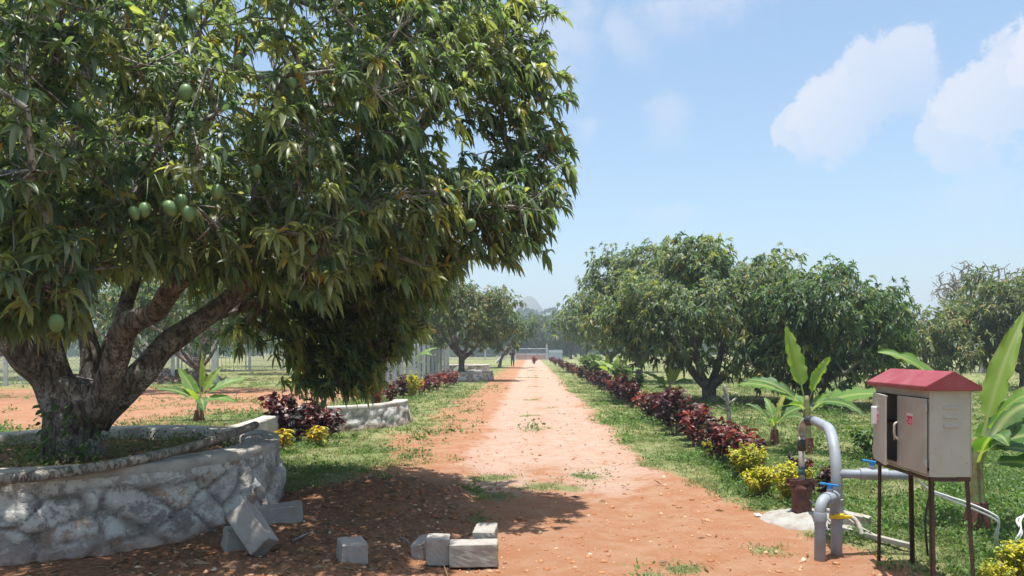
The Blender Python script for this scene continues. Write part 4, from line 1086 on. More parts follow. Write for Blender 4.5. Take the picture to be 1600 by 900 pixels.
banana('banana plant with pale yellow top leaf in front of the gnarled mango trunk', 4.15, 23.0, .62, .06, [
    (165, 45, .95, .27, .9, MG, .2, -.4), (80, 82, .75, .20, .2, (.40, .42, .08), .4, .6), (30, 60, .7, .22, .6, (.33, .38, .07), .3, .6), (-10, 25, .8, .26, 1.2, MG, .2, .4), (-150, 10, .8, .28, 1.3, MG, .1, .3), (120, 70, .7, .2, .4, YG, .3, .5)])
banana('banana plant behind the red row, third from the pipe', 3.9, 34.0, .6, .06, [
    (150, 50, 1.1, .3, .9, YG, .2, -.4), (20, 65, 1.1, .3, .6, YG, .3, .6), (-20, 30, 1.1, .3, 1.2, MG, .2, .4), (100, 75, 1.0, .25, .3, YG, .3, .3), (-150, 20, 1.1, .3, 1.2, MG, .1, .2)])
banana('banana plant behind the red row, fourth from the pipe', 4.1, 41.0, .6, .06, [
    (150, 50, 1.1, .34, .9, MG, .2, -.4), (20, 55, 1.1, .34, .8, YG, .3, .6), (-30, 25, 1.1, .34, 1.2, MG, .2, .4), (100, 75, 1.0, .3, .3, YG, .3, .3), (-130, 30, 1.1, .34, 1.2, YG, .1, .2)])
banana('banana plant on the red soil behind the big planter', -7.6, 17.6, .60, .07, [
    (95, 84, 1.12, .25, .10, YG, .35, 1.3), (155, 52, 1.05, .29, .35, MG, .2, -.8), (25, 62, .85, .24, .3, YG, .3, .9), (4, 26, 1.20, .30, .55, MG, .2, .6), (178, 22, 1.10, .28, .8, DG, .15, -.4), (-12, 0, .95, .28, .6, MG, .1, .5), (-60, -8, .85, .28, 1.2, DG, .1, .3), (140, 35, .8, .24, .8, MG, .2, -.3), (-110, 50, .6, .22, .8, YG, .2, 0)])
banana('bright banana plant standing behind the left fence', -5.6, 36.5, 1.5, .08, [
    (120, 80, 1.2, .3, .2, YG, .3, .8), (10, 40, 1.4, .34, .9, MG, .2, .4), (170, 45, 1.3, .34, .9, YG, .2, -.4), (-30, 20, 1.2, .3, 1.2, MG, .1, .3), (-150, 20, 1.2, .3, 1.2, YG, .1, .2)])
# yellowish cordyline like plant (465, 615)
banana('small yellow leaved plant on the grass under the hanging branch', -8.45, 27.6, .35, .035, [
    (110, 80, .75, .20, .15, (.42, .38, .05), .4, .8), (50, 66, .75, .16, .3, (.36, .38, .07), .4, .8), (15, 45, .6, .10, .6, YG, .3, .4), (160, 50, .5, .12, .8, (.45, .36, .04), .3, -.3)], group='small yellow plants')

# ------------------------------------------------------------------ bare stump
def stump():
    x, y = G(1140, 681); t = thing('bare_stump', 'bare grey lopped stump with short forks behind the shrub row', 'stump', (x, y, gh(x, y)))
    d = y
    mb = MB(); mb.tube(smoothline([P(1141, 684, d), P(1139, 650, d), P(1136, 625, d), P(1131, 601, d)], 4), [.055, .05, .047, .045, .044, .043, .042, .042, .041, .04, .04, .038, .03], 10, jit=.2)
    mb.build('trunk', M['grey_wood'], t, world=True, smooth_=True)
    for a, b, r in [((1137, 634), (1150, 622), .028), ((1140, 645), (1120, 633), .014), ((1136, 628), (1120, 615), .012), ((1150, 622), (1149, 614), .025)]:
        mb = MB(); mb.tube([P(*a, d), P(*b, d-.1)], [r, r*.8], 7, jit=.2); mb.build('branch', M['grey_wood'], t, world=True, smooth_=True)
stump()

# ------------------------------------------------------------------ concrete blocks
def block(label, cx_, cy_, zc, size, rot, seed):
    bm = bmesh.new(); bmesh.ops.create_cube(bm, size=1); bmesh.ops.scale(bm, vec=size, verts=bm.verts)
    bmesh.ops.bevel(bm, geom=bm.edges[:], offset=.006, segments=1, affect='EDGES')
    bmesh.ops.subdivide_edges(bm, edges=[e for e in bm.edges if e.calc_length() > .05], cuts=7, use_grid_fill=True)
    for v in bm.verts:
        v.co += v.normal*(.004*mn.noise(v.co*14+Vector((seed, 0, 0)))+.003*mn.noise(v.co*50+Vector((seed, 0, 0))))
        c = min(abs(abs(v.co.x)-size[0]/2)+abs(abs(v.co.y)-size[1]/2), 9)+abs(abs(v.co.z)-size[2]/2)
        if c < .03: v.co -= v.normal*.005*max(0, mn.noise(v.co*9+Vector((seed*3, 1, 0)))+.2)
    me = bpy.data.meshes.new('concrete_block'); bm.to_mesh(me); bm.free(); me.materials.append(M['concrete'])
    o = put('concrete_block', me); o.location = (cx_, cy_, zc); o.rotation_euler = rot
    return tagset(o, label, 'block', 'loose solid concrete blocks')
R_ = math.radians
block('grey concrete block lying flat against the right side of the big planter', -2.30, 6.95, .12, (.44, .20, .16), (R_(3), R_(-5), R_(14)), 1)
block('concrete block tilted on edge, leaning on another by the planter foot', -2.17, 5.98, .21, (.40, .19, .15), (R_(62), R_(38), R_(-35)), 2)
block('half hidden concrete block under the tilted one at the planter foot', -2.33, 6.12, .09, (.22, .22, .17), (R_(5), R_(8), R_(30)), 3)
block('single concrete block seen end on, alone on the dug red soil', -1.33, 5.70, .115, (.19, .24, .15), (R_(2), R_(3), R_(24)), 4)
block('upright concrete block at the left end of the small row on the soil', -.70, 5.80, .10, (.17, .19, .20), (0, 0, R_(3)), 5)
block('long concrete block in the middle of the small row on the soil', -.43, 5.75, .085, (.36, .17, .17), (R_(0), R_(-1), R_(1)), 6)
block('concrete block standing behind the right end of the small row', -.36, 6.03, .12, (.17, .34, .19), (0, 0, R_(-2)), 7)
block('low concrete block half buried left of the small row', -.86, 6.05, .05, (.10, .34, .13), (0, R_(-8), R_(-4)), 8)

# ------------------------------------------------------------------ cabinet
def cabinet():
    X0, X1, Y0, Y1, Z0, Z1 = 2.58, 2.855, 4.98, 5.76, .78, 1.345
    t = thing('electrical_cabinet', 'cream metal switch cabinet with red pitched roof and one door ajar, on thin legs', 'cabinet', ((X0+X1)/2, (Y0+Y1)/2, 0))
    w = .006; D = Vector
    body = MB()
    cxm, cym, czm = (X0+X1)/2, (Y0+Y1)/2, (Z0+Z1)/2
    body.box((X1-w/2, cym, czm), (w, Y1-Y0, Z1-Z0), bev=.002)                         # back
    body.box((cxm-.002, Y0+w/2, czm), (X1-X0-w-.004, w, Z1-Z0), bev=.002)            # near side
    body.box((cxm-.002, Y1-w/2, czm), (X1-X0-w-.004, w, Z1-Z0), bev=.002)            # far side
    body.box((cxm-.002, cym, Z0+w/2), (X1-X0-w-.004, Y1-Y0-2*w-.002, w))             # bottom
    body.box((X0+.010, cym, Z1-.028), (.014, Y1-Y0-2*w-.004, .05))                   # header
    body.box((X0+.010, cym, Z0+.022), (.014, Y1-Y0-2*w-.004, .026))                  # sill
    for yy in (Y0+.020, Y1-.020): body.box((X0+.010, yy, czm), (.014, .024, Z1-Z0-.12))
    body.build('body', M['paint_cream'], t, world=True)
    # louvres on the near side
    for k in range(3):
        mb = MB(); z = 1.232-k*.060
        mb.prism([(Y0+.001, z-.012), (Y0-.007, z-.009), (Y0-.006, z+.001), (Y0+.001, z+.012)], 'x', cxm-.042, cxm+.048)
        # prism along x expects (y,z)
        mb.build('louvre', M['paint_cream'], t, world=True, smooth_=False)
    inn = MB(); inn.box((X1-.02, cym, czm), (.01, Y1-Y0-.03, Z1-Z0-.06)); inn.box((cxm+.03, cym, Z0+.30), (X1-X0-.10, Y1-Y0-.04, .008))
    for yy, zz, hh in ((5.45, .98, .15), (5.35, 1.2, .12), (5.57, 1.15, .16)): inn.box((cxm+.05, yy, zz), (.10, .09, hh), bev=.004)
    inn.build('interior_panel', M['black_in'], t, world=True)
    # roof
    e = .045; rx0, rx1 = X0-e, X1+e; ry0, ry1 = Y0-e, Y1+e; ze = Z1-.004; zr = 1.468; f = .028
    rf = MB()
    rf.prism([(rx0, ze), (rx1, ze), (rx1, ze+f), (cxm, zr), (rx0, ze+f)], 'y', ry0, ry1)
    # prism 'y': poly (x,z)
    bm = bmesh.new(); me = bpy.data.meshes.new('roof'); me.from_pydata(rf.v, [], rf.f); bm.from_mesh(me); bmesh.ops.recalc_face_normals(bm, faces=bm.faces)
    bmesh.ops.bevel(bm, geom=bm.edges[:], offset=.003, segments=2, affect='EDGES'); bm.to_mesh(me); bm.free(); me.materials.append(M['paint_red'])
    put('roof', me, t, world=True)
    # doors: width along y
    dh = Z1-Z0-.075; dzc = Z0+.012+dh/2+.006; dw = .385
    def door(hinge_y, sign, ang, sticker, first):
        d = bpy.data.objects.new('door', None)
        mb = MB(); mb.box((-.009, sign*dw/2, 0), (.016, dw-.004, dh), bev=.003)
        mb.box((.004, sign*dw/2, dh/2-.01), (.010, dw-.03, .008)); mb.box((.004, sign*dw/2, -dh/2+.01), (.010, dw-.03, .008))
        o = mb.build('door', M['paint_cream'], t); o.location = D((X0-.003, hinge_y, dzc))-D(t.location); o.rotation_euler = (0, 0, ang)
        bpy.data.objects.remove(d)
        for zz in (-dh/2+.06, dh/2-.06):
            m = MB(); m.tube([(-.014, -sign*.004, zz-.035), (-.014, -sign*.004, zz+.035)], .008, 8); m.build('hinge', M['paint_cream'], o, smooth_=True)
        s = MB(); sy = sign*dw*(.52 if first else .42); sz = .095 if first else .075
        s.box((-.0185, sy, sz), (.001, .088, .080)); so = s.build('warning_sticker', M['sticker_white'], o)
        r = MB(); r.box((-.0196, sy, sz-.008), (.001, .080, .058)); r.build('sticker_print', M['sticker_red'], o)
        wv = MB(); rr = random.Random(4)
        for q in range(17):
            wv.box((-.0208, sy+rr.uniform(-.033, .033), sz-.008+rr.uniform(-.024, .024)), (.001, rr.uniform(.003, .011), rr.uniform(.003, .010)))
        wv.build('sticker_marks', M['sticker_white'], o)
        if first:
            hy = sign*(dw-.035)
            h = MB(); h.tube(smoothline([(-.018, hy-.0, -.06), (-.048, hy, -.04), (-.052, hy, .02), (-.046, hy, .05), (-.018, hy, .062)], 4), .009, 8); h.box((-.021, hy, 0), (.008, .026, .16), bev=.003)
            h.build('handle', M['paint_cream'], o, smooth_=True)
            h = MB(); h.tube([(-.018, hy+sign*.018, -.045), (-.04, hy+sign*.018, -.045)], .013, 12); h.box((-.045, hy+sign*.018, -.05), (.006, .008, .035)); h.build('lock', M['chrome'], o, smooth_=False)
        return o
    door(Y0+.012, 1, 0.0, True, True)
    d2 = door(Y1-.012, -1, R_(-13), True, False)
    m = MB(); m.box((-.034, -.125, .085), (.034, .06, .13), bev=.008); m.build('white_switch_box', M['white_plastic'], d2)
    # legs: thin steel angle, and top frame
    def ang(p, q, sx, sy):
        mb = MB(); s = .026; th = .004
        p = D(p); q = D(q)
        for (a, b) in (((0, sy*th/2), (s, th)), ((sx*th/2, 0), (th, s))):
            vs = []
            for c in (p, q):
                for u, v in ((-1, -1), (1, -1), (1, 1), (-1, 1)):
                    vs.append(c+D((a[0]+u*b[0]/2+(sx*s/2 if b[0] == s else 0), a[1]+v*b[1]/2+(sy*s/2 if b[1] == s else 0)+(0), 0)))
            mb.add(vs, [[0, 1, 2, 3], [7, 6, 5, 4], [0, 4, 5, 1], [1, 5, 6, 2], [2, 6, 7, 3], [3, 7, 4, 0]])
        return mb
    for (lx, ly, sx, sy, ox, oy) in ((X0+.012, Y0+.01, 1, 1, -.0, -.03), (X1-.012, Y0+.01, -1, 1, .045, -.03), (X0+.012, Y1-.02, 1, -1, .0, .02), (X1-.012, Y1-.02, -1, -1, .03, .03)):
        ang((lx, ly, Z0-.002), (lx+ox, ly+oy, -.15), sx, sy).build('leg', M['steel_dark'], t, world=True)
    fr = MB(); z = Z0-.016
    fr.box((cxm, Y0+.004, z), (X1-X0-.02, .006, .026)); fr.box((cxm, Y1-.004, z), (X1-X0-.02, .006, .026)); fr.box((X0+.004, cym, z), (.006, Y1-Y0-.02, .024)); fr.box((X1-.004, cym, z), (.006, Y1-Y0-.02, .024))
    fr.build('support_frame', M['steel_dark'], t, world=True)
cabinet()

def hose(label, name, pts, r, mat, cat, n=6, seg=8):
    mb = MB(); mb.tube(smoothline(pts, n), r, seg); o = mb.build(name, mat, None, smooth_=True); return tagset(o, label, cat)
hose('black cable hanging from under the metal cabinet to the ground', 'black_cable', [P(1459, 745, 5.45), P(1452, 775, 5.45), P(1446, 810, 5.45), P(1447, 840, 5.45), P(1450, 868, 5.6)], .008, M['rubber'], 'cable')
for k, (dx, lab) in enumerate(((0, 'upper white hose looping from the cabinet past the big banana plant'), (1, 'lower white hose running beside its twin from the cabinet'))):
    o = 6*dx
    hose(lab, 'white_hose', [P(1432, 748, 5.6), P(1452, 765+o*.3, 5.75), P(1482, 776+o*.7, 5.9), P(1515, 787+o, 6.0), P(1545, 800+o, 6.0), P(1560, 812+o, 6.0), P(1558-o*.5, 838, 6.05), P(1560-o*.4, 852+o*.4, 6.15), P(1578, 850+o*.5, 6.2), P(1594+o*.4, 832+o*.3, 6.2), P(1595-o, 812, 6.3), P(1612, 800+o, 6.5), P(1660, 802+o, 6.8)], .0095, M['pvc_white'], 'hose')

# ------------------------------------------------------------------ borewell
def borewell():
    x, y = 2.56, 7.27; zg = gh(x, y)
    pd = MB(); prof = []; V = []; R = 14; S = 60
    vs = [(0, 0, .075)]
    for i in range(1, R+1):
        for k in range(S):
            a = 2*math.pi*k/S; q = i/R; edge = .46*(1+.16*mn.noise(Vector((math.cos(a)*1.6, math.sin(a)*1.6, 4))))
            r = edge*q; vs.append((r*math.cos(a)*1.05, r*math.sin(a), .075*(1-q**2.2)-.04*(q > .99)+.022*mn.noise(Vector((r*math.cos(a)*9, r*math.sin(a)*9, 2)))+.014*mn.noise(Vector((r*math.cos(a)*26, r*math.sin(a)*26, 2)))))
    T = [(0, 1+k, 1+(k+1) % S) for k in range(S)]; Q = [(1+(i-1)*S+k, 1+i*S+k, 1+i*S+(k+1) % S, 1+(i-1)*S+(k+1) % S) for i in range(1, R) for k in range(S)]
    o = put('cement_pad', np_mesh('cement_pad', vs, [np.array(T), np.array(Q)], M['cement_white'])); o.location = (x+.06, y-.05, zg+.004)
    tagset(o, 'rough pale cement pad on the soil round the borewell casing', 'pad')
    t = thing('borewell_head', 'rusty brown borewell casing with clamp and a taped riser pipe', 'borewell', (x, y, zg+.05), None)
    mb = MB(); mb.lathe((0, 0, 0), [(.092, -.02), (.094, .0), (.092, .04), (.092, .235), (.112, .238), (.112, .262), (.098, .264), (.098, .27), (.05, .272)], 28); mb.build('casing', M['casing'], t, autos=35)
    cl = MB()
    for s_ in (-1, 1): cl.box((0, s_*.045, .305), (.26, .012, .055), bev=.003)
    for s_ in (-1, 1): cl.box((s_*.09, 0, .278), (.10, .11, .014), bev=.002)
    cl.build('pipe_clamp', M['casing'], t)
    for s_ in (-1, 1):
        b = MB(); b.tube([(s_*.085, -.07, .305), (s_*.085, .07, .305)], .008, 6); b.tube([(s_*.085, -.058, .305), (s_*.085, -.068, .305)], .016, 6); b.build('bolt', M['casing'], t)
    top = .90
    r = MB(); r.tube([(0, 0, .2), (0, 0, top-.14)], .028, 14); r.build('riser_pipe', M['pvc_dull'], t, smooth_=True)
    c = MB(); c.tube([(0, 0, .60), (0, 0, .61), (0, 0, .70), (0, 0, .71)], [.034, .039, .040, .034], 14, jit=.08); c.build('black_coupling', M['rubber'], t, smooth_=True)
    c = MB(); c.tube([(0, 0, .375), (0, 0, .44)], .031, 14); c.build('teal_tape', M['teal'], t, smooth_=True)
    w = MB(); w.tube([(0, 0, .445), (0, 0, .449)], .036, 12); w.tube(smoothline([(.02, -.02, .44), (.07, -.04, .41), (.095, -.05, .33), (.10, -.07, .2)], 5), .005, 6); w.tube(smoothline([(.02, -.01, .43), (.035, .0, .36), (.05, .02, .27)], 4), .005, 6); w.build('power_wire', M['rubber'], t, smooth_=True)
    # bend: riser elbow (dull) then grey
    base = Vector((x, y, zg+.05)); zt = .94-zg-.05+.0
    p0 = Vector((0, 0, .74)); e = [(0, 0, .74), (0, 0, .80), (.004, -.03, .86), (.015, -.085, .895), (.026, -.14, .90)]
    r = MB(); r.tube(smoothline(e, 4), .034, 14); r.build('riser_elbow', M['pvc_dull'], t, smooth_=True)
    r = MB(); pts = smoothline([(.018, -.10, .897), (.032, -.18, .905), (.046, -.25, .905)], 3); r.tube(pts, [.042+.004*math.sin(i*2.2) for i in range(len(pts))], 14, jit=.25); r.build('tape_wrap', M['rubber'], t, smooth_=True)
    # grey delivery pipe
    g = thing('delivery_pipe', 'grey plastic delivery pipe bending down to the ground with side outlets and valves', 'pipe', (2.41, 6.06, 0))
    A = Vector((x+.04, y-.23, zg+.955)); B = Vector((2.41, 6.06, 0))
    dirh = (Vector((B.x, B.y, 0))-Vector((A.x, A.y, 0))); Lh = dirh.length; dirh.normalize()
    pts = [A]; rad = .40
    cpt = Vector((B.x, B.y, A.z-rad))-dirh*rad
    pts.append(A+dirh*(Lh-rad)*.5)
    for i in range(13):
        a = math.pi/2*i/12; pts.append(cpt+dirh*rad*math.sin(a)+Vector((0, 0, rad*math.cos(a))))
    pts += [Vector((B.x, B.y, .52)), Vector((B.x, B.y, .2)), Vector((B.x, B.y, -.1))]
    m = MB(); m.tube(pts, .043, 20); m.build('main_pipe', M['pvc_grey'], g, world=True, smooth_=True)
    m = MB(); m.lathe((B.x, B.y, 0), [(.044, .265), (.052, .27), (.052, .37), (.050, .40), (.053, .41), (.053, .43), (.044, .435)], 22); m.build('coupler', M['pvc_grey'], g, world=True, autos=40)
    # yellow handle valve
    m = MB(); m.box((B.x+.01, B.y-.055, .300), (.17, .020, .026), bev=.007); m.box((B.x+.0, B.y-.055, .305), (.075, .030, .040), bev=.010); m.build('yellow_handle', M['yellow'], g, world=True)
    # right outlet
    zo = .63; m = MB(); m.tube([(B.x, B.y, zo), (B.x+.56, B.y-.05, zo-.005)], .034, 18); m.build('side_outlet', M['pvc_grey'], g, world=True, smooth_=False)
    for pp in g.children:
        if pp.name.startswith('side_outlet'):
            for f in pp.data.polygons: f.use_smooth = len(f.vertices) == 4
    m = MB(); m.tube([(B.x+.17, B.y-.015, zo), (B.x+.175, B.y-.015, zo), (B.x+.385, B.y-.034, zo-.003), (B.x+.39, B.y-.034, zo-.003)], [.036, .046, .046, .036], 18); m.tube([(B.x+.27, B.y-.02, zo+.03), (B.x+.27, B.y-.02, zo+.065)], .028, 12); v = m.build('ball_valve', M['pvc_grey'], g, world=True, autos=40)
    def handle(px, py, pz, rot, par):
        m = MB(); m.tube([(px, py, pz), (px, py, pz+.03)], .020, 10)
        d = Vector((math.cos(rot), math.sin(rot), .10)); q = Vector((-math.sin(rot), math.cos(rot), 0)); c = Vector((px, py, pz+.035))
        m.box(c, (.13, .028, .014), Matrix.Rotation(rot, 4, 'Z') @ Matrix.Rotation(-.12, 4, 'Y'), bev=.005)
        m.box(c+d*.05, (.04, .036, .018), Matrix.Rotation(rot, 4, 'Z'), bev=.006)
        o = m.build('blue_valve_handle', M['blue'], par, world=True)
    handle(B.x+.27, B.y-.02, zo+.062, 2.7, g)
    # lower tee: towards camera and left, then elbow down
    zt = .455; E = Vector((2.205, 5.86, zt)); st = Vector((B.x, B.y, zt)); dr = (E-st).normalized()
    m = MB(); pts = [st, st+dr*.08]
    rr = .085; c = E-dr*rr-Vector((0, 0, rr))
    for i in range(9):
        a = math.pi/2*i/8; pts.append(c+dr*rr*math.sin(a)+Vector((0, 0, rr*math.cos(a))))
    pts += [Vector((E.x, E.y, .2)), Vector((E.x-.004, E.y, -.08))]
    m.tube(pts, .042, 20); m.build('branch_pipe', M['pvc_grey'], g, world=True, smooth_=True)
    m = MB(); a_ = st+dr*.05; b_ = st+dr*.19; m.tube([a_-dr*.002, a_, b_, b_+dr*.002], [.043, .050, .050, .043], 20); m.tube([a_*.5+b_*.5+Vector((0, 0, .03)), a_*.5+b_*.5+Vector((0, 0, .07))], .026, 12); m.build('ball_valve', M['pvc_grey'], g, world=True, autos=40)
    m = MB(); m.lathe((E.x, E.y, 0), [(.043, .300), (.049, .303), (.049, .36), (.045, .37)], 20); m.build('elbow_collar', M['pvc_grey'], g, world=True, autos=40)
    hp = a_*.5+b_*.5; handle(hp.x, hp.y, zt+.068, 2.9, g)
    # conduit curved behind
    hose('short grey flexible conduit lying curved behind the delivery pipe', 'grey_conduit', [P(1282, 797, 6.9), P(1310, 800, 6.6), P(1328, 806, 6.4), P(1340, 818, 6.35), P(1347, 836, 6.3)], .020, M['pvc_dull'], 'conduit')
    hose('thin grey wire trailing over the cement pad from the casing', 'grey_wire', [P(1263, 780, 7.2), P(1290, 796, 7.0), P(1318, 806, 6.75), P(1345, 824, 6.5), (2.95, 6.3, .02)], .007, M['pvc_dull'], 'wire')
    b = MB(); b.box((0, 0, 0), (.34, .11, .15), bev=.008); o = b.build('stone_slab', M['concrete']); o.location = (2.88, 6.95, .06); o.rotation_euler = (0, .1, R_(-38)); tagset(o, 'grey slab lying on edge behind the delivery pipe', 'slab')
    b = MB(); b.box((0, 0, 0), (.05, .80, .04), bev=.006); o = b.build('pale_edging', M['concrete']); o.location = (2.83, 6.45, .05); o.rotation_euler = (0, 0, R_(28)); tagset(o, 'thin pale concrete edging strip on the grass under the metal cabinet', 'edging')
borewell()
# scrap of paper
mb = MB(); mb.box((0, 0, 0), (.07, .045, .004), Matrix.Rotation(.2, 4, 'X')); o = mb.build('paper_scrap', M['white_plastic']); x_, y_ = G(1184, 808); o.location = (x_, y_, gh(x_, y_)+.02); o.rotation_euler = (0.1, .1, .5); tagset(o, 'small white scrap of paper on the red soil near the cement pad', 'litter')

# ------------------------------------------------------------------ fences
def wire_fence(label, p0, p1, H, nposts, post_w=.12, mesh_w=.010, cell=.12, gaps=(), post_h=None, lean=0.0):
    p0 = Vector((*p0, 0)); p1 = Vector((*p1, 0)); L = (p1-p0).length; d = (p1-p0)/L; nrm = Vector((-d.y, d.x, 0)); yaw = math.atan2(d.y, d.x)
    t = thing('wire_fence', label, 'fence', p0); ph = post_h or H+.15
    for i in range(nposts):
        c = p0+d*(L*i/(nposts-1)); mb = MB(); mb.box((c.x, c.y, ph/2-.1), (post_w, post_w, ph+.2), Matrix.Rotation(yaw, 4, 'Z'), bev=.01); mb.build('post', M['post'], t, world=True)
    V = []; Fq = []
    def strip(a, b, w):
        a = Vector(a); b = Vector(b); dd = (b-a).normalized(); s = dd.cross(nrm).normalized()*w/2; k = len(V)
        V.extend([a-s, a+s, b+s, b-s]); Fq.append((k, k+1, k+2, k+3))
    n = int(L/cell); k = int(H/cell)
    for i in range(-k, n+1):
        for sgn in (1, -1):
            s0 = i*cell; s1 = s0+H; a0, a1, z0, z1 = s0, s1, .05, H+.05
            if s0 < 0: z0 = .05-s0; a0 = 0
            if s1 > L: z1 = .05+(L-s0); a1 = L
            if a1 <= a0: continue
            if sgn < 0: z0, z1 = H+.1-z0, H+.1-z1
            strip(p0+d*a0+Vector((0, 0, z0))+nrm*.005*sgn, p0+d*a1+Vector((0, 0, z1))+nrm*.005*sgn, mesh_w)
    for z in (.08, H*.5, H+.05): strip(p0+Vector((0, 0, z))+nrm*.012, p1+Vector((0, 0, z))+nrm*.012, mesh_w*1.6)
    put('wire_mesh', np_mesh('wire_mesh', [tuple(v) for v in V], np.array(Fq), M['wire'], smooth_=False), t, world=True)
    return t
wire_fence('chain link fence with pale concrete posts running beside the track on the left', (-5.65, 28.5), (-5.0, 46.0), 1.75, 14, .15, .012, .11)
wire_fence('chain link fence across the back left of the orchard, left of the gate', (-62, 60.0), (-27.6, 60.0), 1.7, 15, .16, .015, .20)
wire_fence('chain link fence across the back left of the orchard, right of the gate', (-22.0, 60.0), (-9.0, 60.0), 1.7, 6, .16, .015, .20)
wire_fence('chain link fence behind the mango trunks at the left edge', (-27, 33.5), (-17.5, 37.5), 1.3, 4, .16, .013, .18)
wire_fence('far chain link fence beyond the planters, left of the track end', (-30, 122), (-4.6, 131), 1.9, 9, .18, .022, .3)

def post(label, px, py, top, w=.15):
    x, y = G(px, py); h = EYE-(top-HY)*y/F; mb = MB(); mb.box((0, 0, h/2-.1), (w, w, h+.2), bev=.012); mb.prism([(-w/2, h), (w/2, h), (0, h+.05)], 'y', -w/2, w/2)
    o = mb.build('fence_post', M['post']); o.location = (x, y, 0); tagset(o, label, 'post', 'single concrete posts')
post('single tall concrete post behind the banana plant on the red soil', 336, 600, 526, .26)
post('single concrete post standing left of the big trunk in the distance', 35, 595, 550, .22)
post('thin white concrete post just left of the yellow leaved plant', 474, 588, 545, .14)

def bar_gate(label, name, p0, p1, H, nb, z0=.1):
    p0 = Vector((*p0, 0)); p1 = Vector((*p1, 0)); d = p1-p0; t = thing(name, label, 'gate', p0)
    fr = MB(); 
    for q in (p0, p1): fr.tube([q+Vector((0, 0, z0-.2)), q+Vector((0, 0, H+.1))], .06, 8)
    for z in (z0, H*.55, H): fr.tube([p0+Vector((0, 0, z)), p1+Vector((0, 0, z))], .03, 6)
    fr.build('gate_frame', M['gate'], t, world=True)
    for i in range(1, nb):
        q = p0+d*i/nb; b = MB(); b.tube([q+Vector((0, 0, z0)), q+Vector((0, 0, H))], .022, 5); b.build('bar', M['gate'], t, world=True)
    return t
bar_gate('pale blue barred metal gate in the back left fence', 'metal_gate', (-27.3, 60), (-22.3, 60), 1.9, 16)

# end of the track: pinkish wall panels with blue grey mesh above, and slatted fence to the right
def end_gate():
    d = 135.0; t = thing('track_end_gate', 'wide grey metal gate with solid pinkish lower panels at the end of the track', 'gate', (0, d, 0))
    x0 = (806-CX)*d/F; x1 = (856-CX)*d/F
    n = 3
    for i in range(n):
        a = x0+(x1-x0)*i/n; b = x0+(x1-x0)*(i+1)/n; m = MB(); m.box(((a+b)/2, d, .50), (b-a-.06, .05, .95)); m.build('lower_panel', M['plaster_pink'], t, world=True)
        m = MB()
        for z in (1.0, 1.95): m.tube([(a, d, z), (b, d, z)], .05, 6)
        for q in (a, b): m.tube([(q, d, -.1), (q, d, 2.05)], .06, 6)
        m.build('panel_frame', M['gate'], t, world=True)
        for k in range(1, 9):
            q = a+(b-a)*k/9; m = MB(); m.tube([(q, d, 1.0), (q, d, 1.95)], .025, 4); m.build('bar', M['gate'], t, world=True)
    p = MB(); p.box((2.6, 128, 1.2), (.22, .22, 2.8), bev=.02); o = p.build('gate_post', M['post']); tagset(o, 'tall pale post at the right side of the track end gate', 'post')
    t = thing('slatted_fence', 'pale grey slatted fence beside the far end of the track on the right', 'fence', (2.9, 125, 0))
    m = MB()
    for z in (.4, 1.4): m.tube([(2.9, 125, z), (4.07, 99, z)], .035, 5)
    m.build('rail', M['gate'], t, world=True)
    for k in range(26):
        y = 125-k; m = MB(); m.box((2.9+k*.045, y, .85), (.10, .10, 1.75)); m.build('slat', M['gate'], t, world=True)
end_gate()
# leaning white pole near the slanting trunks
mb = MB(); mb.tube([P(775, 567, 76), P(786, 556, 76)], .13, 8); tagset(mb.build('leaning_pole', M['post'], smooth_=False), 'short pale pole leaning left of the walking person', 'pole')

